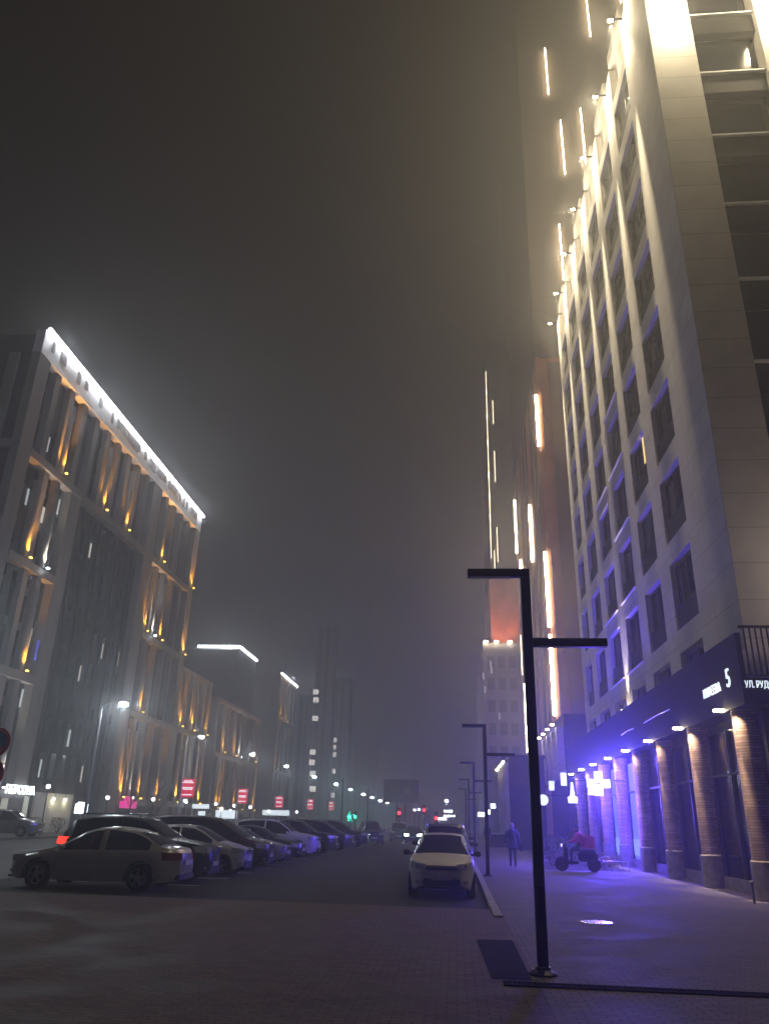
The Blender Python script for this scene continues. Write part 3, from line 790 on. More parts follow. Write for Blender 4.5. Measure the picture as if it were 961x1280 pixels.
# two more lamps of the place standing just outside the picture
for x, y, z, pw, cc, lab in ((-19.5, 27, 8.2, 900, (.80, .92, 1.), 'street lamp just outside the picture beside the left road'), (-2.5, -9, 8.0, 230, (1., .84, .72), 'street lamp behind the photographer')):
    t = thing('street_lamp', lab, 'street lamp', (x - 1.4, y, -.1))
    MB().tube([(0,0,0), (0,0,z)], [.11, .06], 10).build('pole', 'steel', t, local=True, smooth=True)
    MB().box(0, 1.75, -.05, .05, z, z + .1).build('arm', 'steel', t, local=True)
    MB().ball((1.4, 0, z - .05), (.2, .2, .1)).build('lens', 'lamp_cool', t, local=True)
    lamp('street_light', 'POINT', (x, y, z - .35), pw, cc, t, .15)
# one smaller lamp far on the right-hand side of the road
for px, py, Y, lab in ((558, 1002, 150, 'lone far street lamp above the shop signs at the street end'),):
    c = ony(px, py, Y)
    t = thing('street_lamp', lab, 'street lamp', (c.x, Y, -.1))
    MB().tube([(0,0,0),(0,0,c.z)], [.1,.06], 8).build('pole', 'steel', t, local=True)
    MB().ball((0,0,c.z + .2), (.3,.3,.2)).build('lens', 'lamp_cool', t, local=True)
    lamp('street_light', 'POINT', (c.x, Y, c.z - .3), 700, (.85,.95,1.), t, .15)
# dark power poles
for px, Y, py, lab in ((429, 140, 972, 'thin dark mast rising by the sixth street lamp'), (460, 200, 985, 'thin dark mast between the small street lamps')):
    c = ony(px, py, Y)
    t = thing('mast', lab, 'pole', (c.x, Y, -.1))
    MB().tube([(0,0,0),(0,0,c.z)], [.2,.12], 8).build('shaft', 'charcoal_metal', t, local=True)
    MB().box(-.5,.5,-.05,.05,c.z-.5,c.z-.4).build('crossarm', 'charcoal_metal', t, local=True)
# small globe lamps in front of the left buildings
for px, py, Y, lab in ((61, 983, 62, 'round globe lamp in front of the dark recess'), (135, 997, 66, 'small globe lamp between the white and pink signs'), (192, 999, 74, 'small globe lamp below the wide pilasters'),
                       (232, 1001, 76, 'globe lamp under the nearest red banner'), (270, 1005, 88, 'globe lamp at the corner of the pale block'), (277, 1011, 92, 'low globe lamp left of the bright cluster'),
                       (288, 1014, 96, 'bright cluster lamp in front of the pale block'), (293, 1007, 100, 'small globe lamp under the second red banner'), (313, 1009, 104, 'globe lamp beyond the second red banner'),
                       (336, 1014, 112, 'bright globe lamp between two red banners'), (371, 1015, 125, 'tiny globe lamp beyond the third banner')):
    c = ony(px, py, Y); r_ = .19 if Y < 90 else .24
    t = thing('globe_lamp', lab, 'globe lamp', (c.x, Y, -.05), group='globe lamps in front of the left blocks')
    MB().tube([(0,0,0),(0,0,c.z - r_)], [.06,.035], 8).build('pole', 'charcoal_metal', t, local=True)
    MB().ball((0,0,c.z + .05), r_ * .9, 14).build('globe', 'lamp_globe', t, local=True, smooth=True)
    MB().lathe([(r_*.5, c.z + r_*.85), (r_*.55, c.z + r_), (.02, c.z + r_*1.25)], 12).build('cap', 'charcoal_metal', t, local=True)
    if Y in (62, 74, 96): lamp('globe_light', 'POINT', (c.x + .0, Y - .6, c.z), 70, (.95, .95, 1.), t, .2)
# white small signs among them
for px, py, Y, w_, h_, lab in ((251, 1008, 88, 1.9, .45, 'flat white lit sign left of the pale end wall'), (252, 1019, 88, .8, .8, 'small square white light under a flat sign'),
                               (345, 1016, 118, 4.0, .7, 'long white lit sign under the third red banner'), (283, 1018, 95, 2.6, .9, 'wide white lit shopfront behind the parked cars')):
    c = ony(px, py, Y)
    t = thing('lit_sign', lab, 'shop sign', (c.x, Y, c.z - h_/2))
    MB().box(-w_/2, w_/2, -.08, .08, 0, h_).bevel(.03, 1).build('sign_face', 'letters_white', t, local=True)
    MB().box(-.06, .06, .0, .06, -c.z + h_/2 - .1, 0).build('post', 'charcoal_metal', t, local=True)
# red banner light boxes on posts
for px, py, Y, w_, h_, lab in ((235, 985, 79, 1.35, 1.75, 'largest red lit banner box with white lines'), (303, 995, 99, 1.25, 1.7, 'second red lit banner box, before the pale orange-lit block'),
                               (349, 1002.5, 123, 1.15, 1.7, 'third red lit banner box, narrower'), (388, 1005.5, 150, 1.1, 1.8, 'fourth red lit banner box below a street lamp'), (414, 1007.5, 175, 1.2, 1.8, 'fifth and faintest red lit banner box')):
    c = ony(px, py, Y)
    t = thing('red_banner', lab, 'lit banner', (c.x, Y, -.1), group='red lit banners along the road')
    MB().tube([(-w_/2 - .12, .1, 0), (-w_/2 - .12, .1, c.z + h_/2 + .6)], [.08, .05], 8).build('post', 'steel', t, local=True)
    b_ = MB().box(-w_/2, w_/2, -.08, .08, c.z - h_/2 + .1, c.z + h_/2 + .1).build('light_box', 'red_sign', t, local=True)
    l_ = MB()
    for fz, fw in ((.38, .32), (.30, .42), (.02, .40), (-.06, .36), (-.36, .38)):
        l_.box(-w_*fw, w_*fw, -.1, -.081, c.z + .1 + h_*fz - .05, c.z + .1 + h_*fz + .04)
    l_.build('banner_lines', 'letters_white', b_, local=True)

# traffic lights
def traffic(px, py, Y, m_, lab, power, colr):
    c = ony(px, py, Y)
    t = thing('traffic_light', lab, 'traffic light', (c.x, Y, -.1))
    MB().tube([(0,.2,0),(0,.2,c.z + .6)], [.08,.06], 8).build('pole', 'charcoal_metal', t, local=True)
    MB().box(-.22, .22, -.12, .12, c.z - .5, c.z + .75).bevel(.04, 1).build('housing', 'black_paint', t, local=True)
    for k, dz in enumerate((0, .38)):
        MB().lathe([(.16, -.16), (.15, -.121)], 14, (0, 0, c.z + .1 + dz - (.0)), 'y').build('lens', m_ if k == (0 if m_ == 'green_light' else 0) else 'plastic_black', t, local=True)
    if power: lamp('signal_glow', 'POINT', (c.x, Y - .6, c.z), power, colr, t, .2)
traffic(437, 1021, 98, 'green_light', 'green traffic light glowing above parked cars', 420, (.02, 1., .45))
traffic(444, 1021, 99, 'green_light', 'second green traffic light right beside the first', 0, None)
traffic(499, 1016, 110, 'red_light', 'red traffic light under the billboard', 60, (1., .03, .05))
traffic(530, 1012.5, 112, 'red_light', 'red traffic light beside two white lamps', 60, (1., .03, .05))
traffic(545, 1023, 90, 'red_light', 'red signal low above the roof of the dark car', 20, (1., .03, .05))
# lit signs at the street end
for px, py, Y, w_, h_, lab in ((518, 1012.5, 150, .45, .4, 'small white light left of the red signal'), (523.5, 1012, 150, .5, .4, 'small white light touching the red signal'),
                               (560, 1014, 160, 1.7, .45, 'short white sign below the lone far lamp'), (557.5, 1020, 155, 1.0, .4, 'small white sign left of the long one'), (563.5, 1020, 155, 1.5, .3, 'long thin white sign at the street end'),
                               (550.5, 1023.5, 150, 2.2, .45, 'white sign just above the dark car roof'), (537, 1034, 70, .3, .3, 'tiny white light beside the dark car')):
    c = ony(px, py, Y)
    t = thing('distant_sign', lab, 'shop sign', (c.x, Y, c.z - h_/2), group='lit signs at the street end')
    MB().box(-w_/2, w_/2, -.08, .08, 0, h_).build('sign_face', 'sign_white', t, local=True)
    MB().box(-.06, .06, .0, .06, -c.z + h_/2 - .1, 0).build('post', 'charcoal_metal', t, local=True)
# billboard
a = ony(480, 975, 170); b_ = ony(523, 1003, 170)
bb = thing('billboard', 'big dark unlit billboard with a faint pale shape above the traffic', 'billboard', ((a.x + b_.x)/2, 170, -.1))
MB().box(a.x, b_.x, 169.8, 170.2, b_.z, a.z).build('board', 'dark_facade_panel', bb)
MB().box(a.x + 4.4, a.x + 5.7, 169.72, 169.78, b_.z + 1.6, a.z - 1.2).bevel(.3, 2).build('pale_picture', 'tower_grey', bb)
f_ = MB(); f_.box(a.x - .15, b_.x + .15, 169.7, 169.795, a.z, a.z + .15); f_.box(a.x - .15, b_.x + .15, 169.7, 169.795, b_.z - .15, b_.z); f_.build('frame', 'charcoal_metal', bb)
f_ = MB(); f_.box(a.x + 2.6, a.x + 3.0, 170.21, 170.5, -.1, b_.z + 2); f_.box(b_.x - 3.0, b_.x - 2.6, 170.21, 170.5, -.1, b_.z + 2); f_.build('leg', 'charcoal_metal', bb)

# no-stopping road signs at the left edge
rs = thing('road_sign', 'two round blue road signs with red rims stacked on one post', 'road sign', (-11.25, 18.15, 0))
c = ony(-8, 927, 18)
MB().tube([(c.x - .0, 18.2, 0), (c.x, 18.2, c.z + .45)], .03, 10).build('post', 'steel', rs)
mat('sign_blue', (.03, .05, .35), .5); mat('sign_red', (.45, .02, .03), .5)
for dz in (0, -.72):
    d_ = MB().lathe([(.345, 18.16), (.345, 18.14), (.27, 18.135)], 32, (c.x, 0, c.z + dz), 'y').build('sign_plate', 'sign_red', rs)
    MB().lathe([(.268, 18.134), (.26, 18.130)], 32, (c.x, 0, c.z + dz), 'y').build('blue_disc', 'sign_blue', d_)
    sl = MB().box(c.x - .26, c.x + .26, 18.122, 18.129, c.z + dz - .035, c.z + dz + .035)
    bmesh.ops.rotate(sl.bm, verts=sl.bm.verts[:], cent=(c.x, 18.12, c.z + dz), matrix=Matrix.Rotation(R(45), 3, 'Y'))
    sl.build('red_bar', 'sign_red', d_)

# ------------------------------------------------------------------ pavement details
g = MB().box(.52, 6.55, 9.82, 10.06, .0005, .003)
x = .55
while x < 6.5:
    g.box(x, x + .028, 9.86, 10.02, .001, .012); x += .055
g.box(.52, 6.55, 9.82, 9.855, .001, .014); g.box(.52, 6.55, 10.025, 10.06, .001, .014)
tag(g.build('drain_grate', 'rubber'), 'long slotted metal drain channel crossing the pavers', 'drain')
g = MB().poly([(.30, 13.4, .004), (.40, 10.2, .004), (.86, 10.2, .004), (.86, 13.5, .004)])
tag(g.build('drain_cover', 'rubber'), 'dark rectangular cover set in pavers beside the nearest post', 'ground cover')
mt_ = thing('manhole_cover', 'pale shiny round manhole cover on the sidewalk', 'manhole cover', (2.62, 16.3, 0))
mat('manhole_metal', (.75, .74, .78), .22, .6, noise=.15, nscale=9, bump=.25, bscale=14)
MB().lathe([(.30, .001), (.30, .012), (.28, .016)], 32).build('disc', 'manhole_metal', mt_, local=True)
MB().lathe([(.36, .0005), (.36, .006), (.33, .007)], 32).build('ring', 'stone_plinth', mt_, local=True)
for x, y in ((.55, 17.2), (1.55, 15.1), (2.7, 14.2)):
    pass
# steel bollard-like hose tap near first column
bl = thing('standpipe', 'small steel standpipe at the foot of the nearest brick column', 'standpipe', (7.35, 21.75, 0))
MB().tube([(0,0,0),(0,0,.42)], .035, 10).build('pipe', 'steel', bl, local=True, smooth=True)
MB().ball((0,0,.46), .06).build('cap', 'steel', bl, local=True, smooth=True)

# ------------------------------------------------------------------ CARS
def lerp_key(keys, x):
    ks = sorted(keys)
    if x <= ks[0][0]: return ks[0][1]
    for (a, va), (b, vb) in zip(ks, ks[1:]):
        if x <= b:
            t = (x - a) / (b - a)
            return va + (vb - va) * t
    return ks[-1][1]
CARP = {
 'sedan': dict(L=4.45, W=.87, H=1.46, wb=2.62, r=.315, top=[(2.22,.60),(2.17,.70),(2.0,.77),(1.5,.88),(1.02,.96),(.35,1.34),(.05,1.43),(-.4,1.46),(-.9,1.40),(-1.2,1.32),(-1.78,1.02),(-2.12,.99),(-2.2,.93),(-2.225,.80)], cowl=1.02, rf=.05, rr=-1.05, rg=-1.78, belt0=.84, belt1=.95, rails=False),
 'hatch': dict(L=3.92, W=.85, H=1.50, wb=2.48, r=.30, top=[(1.96,.60),(1.92,.72),(1.75,.84),(1.4,.95),(1.10,1.01),(.5,1.34),(.2,1.46),(-.3,1.50),(-1.0,1.47),(-1.5,1.38),(-1.83,1.05),(-1.93,.95),(-1.96,.75)], cowl=1.10, rf=.2, rr=-1.5, rg=-1.83, belt0=.90, belt1=1.0, rails=False),
 'suv': dict(L=4.65, W=.93, H=1.74, wb=2.70, r=.365, top=[(2.32,.75),(2.28,.88),(2.1,1.0),(1.6,1.08),(1.12,1.14),(.55,1.52),(.3,1.66),(-.3,1.74),(-1.2,1.72),(-1.85,1.62),(-2.18,1.2),(-2.28,1.1),(-2.325,.85)], cowl=1.12, rf=.3, rr=-1.85, rg=-2.18, belt0=1.0, belt1=1.12, rails=True),
 'van': dict(L=4.75, W=.92, H=1.80, wb=2.90, r=.33, top=[(2.37,.68),(2.33,.8),(2.15,.93),(1.8,1.02),(1.52,1.08),(.75,1.55),(.45,1.70),(-.2,1.79),(-1.4,1.80),(-2.1,1.72),(-2.3,1.15),(-2.35,1.05),(-2.375,.8)], cowl=1.52, rf=.45, rr=-2.1, rg=-2.3, belt0=.96, belt1=1.08, rails=False),
}
def make_car(kind, paint, label, loc, rz, group=None, lights=None, cat=None):
    P = CARP[kind]; L, W, r, wb = P['L'], P['W'], P['r'], P['wb']
    t = thing('parked_car', label, cat or 'car', loc, rz, group)
    xs = set(round(-L/2 + L * i / 58, 4) for i in range(59)) | {round(k[0], 4) for k in P['top']}
    for s_ in (1, -1):
        for d_ in (.003, .012, .03, .06, .10, .16): xs.add(round(s_ * (L/2 - d_), 4))
    xs = sorted(xs); xs = [x for i, x in enumerate(xs) if i == 0 or x - xs[i-1] > .008 or abs(x) > L/2 - .02]
    def ztop(x):
        return sum(lerp_key(P['top'], x + d) for d in (-.06, -.03, 0, .03, .06)) / 5
    def belt(x): return lerp_key([(-L/2, P['belt1'] - .06), (P['rg'], P['belt1']), (P['cowl'], P['belt0'] + .05), (L/2, P['belt0'] - .2)], x)
    def hw(x):
        u = min(1, (L/2 - abs(x)) / .75)
        return W * (.60 + .40 * (1 - (1 - u) ** 3.0)) * (1 - .03 * (abs(x) / (L/2)) ** 2)
    def bot(x):
        z = .21 if abs(x) < L/2 - .25 else .21 + .10 * ((abs(x) - L/2 + .25) / .25)
        for xw in (wb/2 + .03, -wb/2 + .03):
            d = abs(x - xw); ra = r + .065
            if d < ra: z = max(z, r + sqrt(ra*ra - d*d))
        return z
    def sect(x):
        zt = ztop(x); zb = bot(x); w = hw(x); be = min(belt(x), zt - .03)
        k = max(0, min(1, (zt - be) / .45)); k2 = min(1, k * 1.3)
        wg = w * .93 * (1 - k2) + (W * .70) * k2
        zm = max(.56, zb + .015)
        pts = [(0, zb), (w * .8, zb), (w * .975, zb + .004), (w * .995, max(zm - .12, zb + .01)), (w, zm), (w * .985, max((zm + be) / 2, zm + .01)), (w * .97, be - .045 if be - .045 > zm + .012 else zm + .012), (w * .93, be)]
        zr = max(zt - .075, be + .004) if k > .15 else be + (zt - be) * .35
        pts += [(wg + (.0), zr), (wg - .05 * k - .03, max(zt - .022, zr + .002)), (wg * .55, zt), (0, zt + .008)]
        return pts, k
    S = [sect(x) for x in xs]; n = len(S[0][0])
    body = bmesh.new(); V = {}
    def vert(bm, key, co):
        d = V.setdefault(id(bm), {})
        if key not in d: d[key] = bm.verts.new(co)
        return d[key]
    parts = {'body': body}
    def bmof(nm):
        if nm not in parts: parts[nm] = bmesh.new()
        return parts[nm]
    fa, ra_ = wb/2 + .03 - r - .08, -wb/2 + .03 + r + .08
    bp = (P['cowl'] + P['rg']) / 2 + .15
    def tuck(x, y, z):
        a = max(0, (abs(x) - (L/2 - .55)) / .55) ** 2
        d = .10 * (max(0, .46 - z) / .25) ** 2 + .16 * max(0, z - .62) + .05 * (y / W) ** 2
        return (x - (1 if x > 0 else -1) * a * d, y, z)
    for side in (1, -1):
        for i in range(len(xs) - 1):
            x0, x1 = xs[i], xs[i+1]; xc = (x0 + x1) / 2; k = min(S[i][1], S[i+1][1])
            for j in range(n - 1):
                nm = 'body'
                if j in (9, 10) or j == 8:
                    if P['rf'] < xc < P['cowl'] - .04 and j >= 9 and k > .08: nm = 'windshield'
                    elif P['rg'] + .03 < xc < P['rr'] and j >= 9 and k > .25: nm = 'rear_window'
                if j == 7 and k > .34 and P['rg'] + .34 < xc < P['cowl'] - .25:
                    if abs(xc - bp) > .045 and not (P['rr'] - .1 < xc - .0 < P['rr'] + .06 and kind != 'sedan'):
                        nm = ('front_side_window' if xc > bp else 'rear_side_window') + ('' if side == 1 else '_')
                if 3 <= j <= 6 and ra_ < xc < fa:
                    nm = ('front_door' if xc > bp else 'rear_door') + ('' if side == 1 else '_')
                bm = bmof(nm)
                q = [vert(bm, (side if S[a][0][b][0] != 0 else 0, a, b), tuck(xs[a], side * S[a][0][b][0], S[a][0][b][1])) for a, b in ((i, j), (i+1, j), (i+1, j+1), (i, j+1))]
                if len(set(q)) == 4:
                    try: bm.faces.new(q if side == 1 else q[::-1])
                    except ValueError: pass
    for a in (0, len(xs) - 1):   # end caps
        ring = [vert(body, (1 if S[a][0][b][0] else 0, a, b), tuck(xs[a], S[a][0][b][0], S[a][0][b][1])) for b in range(n)] + [vert(body, (-1, a, b), tuck(xs[a], -S[a][0][b][0], S[a][0][b][1])) for b in range(n - 2, 0, -1)]
        try: body.faces.new(ring)
        except ValueError: pass
    for nm, bm in parts.items():
        glass = 'window' in nm or nm == 'windshield'
        me = bpy.data.meshes.new(nm.rstrip('_')); bmesh.ops.recalc_face_normals(bm, faces=bm.faces[:])
        bm.normal_update()
        if 'door' in nm:
            be_ = [e for e in bm.edges if e.is_boundary]
            ret = bmesh.ops.inset_region(bm, faces=bm.faces[:], thickness=.007, depth=.0, use_boundary=True)
            rim = set(ret['faces'])
            for v in {v for f in rim for v in f.verts if v.is_boundary}: v.co.y *= .985
        bm.to_mesh(me); bm.free()
        me.materials.append(MATS['car_glass'] if glass else paint)
        for p in me.polygons: p.use_smooth = True
        me.set_sharp_from_angle(angle=R(38))
        nn = nm.rstrip('_')
        nn = {'front_side_window': 'side_window', 'rear_side_window': 'side_window', 'front_door': 'door', 'rear_door': 'door'}.get(nn, nn)
        o = bpy.data.objects.new(nn, me); COL.objects.link(o); o.parent = t
        if 'door' in nm:
            sgn = -1 if nm.endswith('_') else 1
            xd = (ra_ + .18) if 'rear' in nm else (bp + .14)
            zd = .78 if kind in ('sedan', 'hatch') else .9
            MB().box(xd, xd + .17, sgn * W * .985 - .012, sgn * W * .985 + .018, zd, zd + .03).bevel(.006, 1).build('handle', paint, o, local=True)
    def surf_w(x, z):
        return hw(x)
    # dark inner: floor/wheel wells closing block
    MB().box(-L/2 + .3, L/2 - .3, -W * .78, W * .78, .30, .62).build('underbody', 'plastic_black', t, local=True)
    for sx_, nm in ((1, 'front'), (-1, 'rear')):
        for sy in (1, -1):
            xw = sx_ * wb/2 + .03
            y0 = sy * (W - .21); y1 = sy * (W - .005)
            c0, c1 = min(y0, y1), max(y0, y1)
            w_ = MB().lathe([(r*.55, c0), (r*.93, c0), (r, c0+.03), (r, c1-.03), (r*.94, c1), (r*.66, c1 - .002 * sy)], 28, (xw, 0, r), 'y').build('wheel', 'rubber', t, local=True, smooth=True)
            rm = MB(); yo = sy * (W + .001)
            rm.lathe([(r*.64, yo - .02*sy), (r*.66, yo), (r*.60, yo - .004*sy), (r*.58, yo - .03*sy)], 28, (xw, 0, r), 'y')
            for q in range(5):
                a = 2*pi*q/5 + .3
                p0 = Vector((xw, yo - .012*sy, r)); p1 = p0 + Vector((cos(a), 0, sin(a))) * r * .62
                rm.tube([p0, p1], [.045, .03], 6)
            rm.lathe([(.06, yo - .03*sy), (.055, yo + .002*sy)], 14, (xw, 0, r), 'y')
            rm.build('rim', 'rim_metal', w_, local=True, smooth=True)
    zf = ztop(L/2 - .12)
    # headlights / taillights follow the surface: patches built from hull points pushed out
    def patch(name, m_, xa, xb, f0, f1, sy, push=.012, zlo=None, zhi=None):
        bm = MB(); N = 8; Mv = 5; grid = []
        for i in range(N + 1):
            x = xa + (xb - xa) * i / N; row = []
            w = hw(min(max(x, -L/2 + .001), L/2 - .001))
            for j in range(Mv + 1):
                z0 = zlo(x) if callable(zlo) else zlo; z1 = zhi(x) if callable(zhi) else zhi
                z = z0 + (z1 - z0) * j / Mv
                bulge = .012 * sin(pi * i / N) * sin(pi * j / Mv)
                row.append(bm.bm.verts.new((x + (push if xa > 0 else -push) * .5, sy * (w * (.985 if z > .6 else .99) + push + bulge - max(0, z - .8) * .12), z)))
            grid.append(row)
        for i in range(N):
            for j in range(Mv): bm.bm.faces.new((grid[i][j], grid[i+1][j], grid[i+1][j+1], grid[i][j+1]))
        return bm.build(name, m_, t, local=True, smooth=True, angle=80)
    def fblock(name, m_, x0, x1, y0, y1, z0, z1, bev=.02, parent=None):
        return MB().box(x0, x1, y0, y1, z0, z1).bevel(bev, 2).build(name, m_, parent or t, local=True, smooth=True)
    hl = 'head_on' if lights == 'head' else 'head_glass'; tl = 'tail_on' if lights == 'tail' else 'tail_dark'
    hz = {'sedan': .66, 'hatch': .74, 'suv': .86, 'van': .80}[kind]
    tz = {'sedan': .82, 'hatch': .95, 'suv': 1.02, 'van': 1.0}[kind]
    for sy in (1, -1):
        # wrapped lens: box hull bent by front curve
        mb = MB()
        N = 8
        rows = []
        for i in range(N + 1):
            y = W * (.50 + .42 * i / N)
            # x on the hull for that half-width
            lo, hi = L/2 - .75, L/2 - .001
            for _ in range(24):
                mid = (lo + hi) / 2
                if hw(mid) > y: lo = mid
                else: hi = mid
            xx = min(hi, L/2 - .001) + .014 - .02 * (i / N)
            h0 = hz - .075 + .02 * i / N; h1 = hz + .06 + .05 * i / N
            rows.append([mb.bm.verts.new((xx - .10 * max(0, (z - hz)) - .002, sy * y * 1.005, z)) for z in (h0, (h0*2+h1)/3, (h0+2*h1)/3, h1)])
        for a_, b__ in zip(rows, rows[1:]):
            for j in range(3): mb.bm.faces.new((a_[j], b__[j], b__[j+1], a_[j+1]))
        ret = bmesh.ops.extrude_face_region(mb.bm, geom=mb.bm.faces[:])
        for v in [g_ for g_ in ret['geom'] if isinstance(g_, bmesh.types.BMVert)]: v.co.x -= .10; v.co.y -= sy * .05
        hlo = mb.build('headlight', hl, t, local=True, smooth=True, angle=50)
        if lights != 'head':
            lo, hi = L/2 - .75, L/2 - .001; yy = W * .70
            for _ in range(24):
                mid = (lo + hi) / 2
                if hw(mid) > yy: lo = mid
                else: hi = mid
            MB().ball((min(hi, L/2) - .005, sy * yy, hz + .02), (.03, .055, .05), 14).build('projector', 'chrome', hlo, local=True, smooth=True)
        mb = MB(); rows = []
        for i in range(N + 1):
            y = W * (.56 + .38 * i / N)
            lo, hi = L/2 - .75, L/2 - .001
            for _ in range(24):
                mid = (lo + hi) / 2
                if hw(mid) > y: lo = mid
                else: hi = mid
            xx = -(min(hi, L/2 - .001) + .014 - .01 * i / N)
            tall = .07 if kind == 'sedan' else .10
            rows.append([mb.bm.verts.new((xx + .25 * max(0, z - tz), sy * y * 1.004, z)) for z in (tz - .10, tz - .03, tz + tall * .5, tz + tall)])
        for a_, b__ in zip(rows, rows[1:]):
            for j in range(3): mb.bm.faces.new((a_[j], b__[j], b__[j+1], a_[j+1]))
        ret = bmesh.ops.extrude_face_region(mb.bm, geom=mb.bm.faces[:])
        for v in [g_ for g_ in ret['geom'] if isinstance(g_, bmesh.types.BMVert)]: v.co.x += .10; v.co.y -= sy * .05
        mb.build('taillight', tl, t, local=True, smooth=True, angle=50)
        xm = P['cowl'] - .28; zmir = P['belt0'] + .12
        mi = MB().ball((xm, sy * (W + .085), zmir), (.055, .10, .07), 14).build('mirror', paint if kind != 'hatch' else MATS['plastic_black'], t, local=True, smooth=True)
        MB().box(xm - .03, xm + .03, min(sy * W * .9, sy * (W + .03)), max(sy * W * .9, sy * (W + .03)), zmir - .05, zmir).build('mirror_foot', 'plastic_black', mi, local=True)
        fblock('fog_lamp', 'head_glass', L/2 - .17, L/2 - .06, min(sy*.56, sy*.66), max(sy*.56, sy*.66), .36, .43, .015)
        if P['rails']:
            z_ = P['H'] + .0
            MB().tube([(P['rf'] - .1, sy * W * .66, z_ - .10), (P['rf'] - .25, sy * W * .66, z_ + .03), (P['rr'] + .25, sy * W * .66, z_ + .02), (P['rr'] + .1, sy * W * .66, z_ - .10)], .018, 8).build('roof_rail', 'chrome', t, local=True, smooth=True)
    gz = hz - .03
    fblock('grille', 'plastic_black', L/2 - .10, L/2 + .012, -W*.47, W*.47, gz - .05, gz + .055, .02)
    MB().box(L/2 + .004, L/2 + .022, -W*.47, W*.47, gz + .015, gz + .035).build('grille_bar', 'chrome', t, local=True)
    fblock('lower_grille', 'plastic_black', L/2 - .12, L/2 + .010, -W*.55, W*.55, .30, .47, .03)
    fblock('bumper_lip', 'plastic_black', L/2 - .25, L/2 + .014, -W*.68, W*.68, .235, .285, .02)
    fblock('number_plate', 'plate', L/2 + .006, L/2 + .024, -.26, .26, .44, .55, .004)
    fblock('number_plate', 'plate', -L/2 - .024, -L/2 - .004, -.26, .26, tz - .22, tz - .11, .004)
    fblock('rear_bumper_trim', 'plastic_black', -L/2 - .012, -L/2 + .2, -W*.66, W*.66, .27, .40, .03)
    MB().tube([(P['cowl'] - .02, -.5, P['belt0'] + .16), (P['cowl'] - .18, .05, P['belt0'] + .245)], .01, 6).build('wiper', 'plastic_black', t, local=True)
    return t
def paint(name, col, rough=.3, metal=.3):
    return mat(name, col, rough, metal, noise=.06, nscale=3, coat=.35, spec=.35)
P_SILVER = paint('paint_silver', (.42, .41, .40)); P_WHITE = paint('paint_white', (.55, .53, .50), .35, .0)
P_BLACK = paint('paint_black', (.012, .012, .014)); P_MAROON = paint('paint_maroon', (.05, .012, .014)); P_GREY = paint('paint_grey', (.07, .07, .075))
P_BEIGE = paint('paint_beige', (.33, .31, .28)); P_BLUE = paint('paint_dark_blue', (.015, .018, .035)); P_CREAM = paint('paint_cream', (.70, .67, .61), .35, .1)
GZ = -.1
ROWG = 'cars parked nose out in the row'
make_car('sedan', P_SILVER, 'grey-silver sedan parked side-on at the near end of the row', (-9.08, 20.95, GZ), pi)
make_car('suv', P_BLACK, 'black estate car with glowing red tail lamp behind the silver sedan', (-9.35, 23.95, GZ), 0.0, ROWG, lights='tail')
make_car('hatch', P_WHITE, 'white car with pale bonnet just beyond the black estate', (-8.75, 27.0, GZ), 0, ROWG)
make_car('van', P_MAROON, 'dark maroon minivan with tall sloping windshield', (-9.2, 30.4, GZ), 0, ROWG)
make_car('sedan', P_BEIGE, 'beige-grey sedan beside the dark maroon minivan', (-9.05, 33.6, GZ), 0, ROWG)
make_car('sedan', P_BLUE, 'dark blue sedan between the beige sedan and the white crossover', (-9.1, 37.2, GZ), 0, ROWG)
make_car('suv', P_WHITE, 'white crossover, brightest car in the row', (-9.2, 41.5, GZ), 0, ROWG)
make_car('suv', P_BLACK, 'black crossover right behind the white one', (-9.0, 46.4, GZ), 0, ROWG)
make_car('van', P_GREY, 'dark grey van beyond the black crossover', (-8.9, 52.5, GZ), 0, ROWG)
make_car('suv', P_BLUE, 'dark crossover near the green traffic light', (-8.6, 59.5, GZ), 0, ROWG)
make_car('van', P_BLACK, 'tall black van below the green traffic light', (-7.2, 70, GZ), -1.35)
make_car('suv', P_BLACK, 'low dark car at the end of the lane under the billboard', (-5.6, 82, GZ), -1.5)
make_car('hatch', P_CREAM, 'cream-white small hatchback facing out beside the kerb', (-.36, 22.9, GZ), -pi/2)
RG = 'cars parked in line along the kerb'
make_car('suv', P_GREY, 'dark grey roof-railed car right behind the cream hatchback', (-.35, 28.6, GZ), -pi/2, RG)
make_car('hatch', P_BLUE, 'dark hatchback third in the kerbside line', (-.3, 34.2, GZ), -pi/2, RG)
make_car('suv', P_BLACK, 'black car fourth in the kerbside line', (-.25, 40.0, GZ), -pi/2, RG)
make_car('sedan', P_GREY, 'grey sedan farthest in the kerbside line', (-.2, 46.2, GZ), -pi/2, RG)
oc = make_car('sedan', P_BLACK, 'oncoming dark car with one bright white headlight', (-3.9, 78, GZ), -pi/2, None, lights='head')
make_car('suv', P_GREY, 'grey crossover parked far across the road at the picture edge', (-31.4, 55.4, .03), 0.05)
make_car('sedan', P_GREY, 'grey sedan half hidden beyond the red tail lamp', (-27.5, 62.5, GZ), .0)

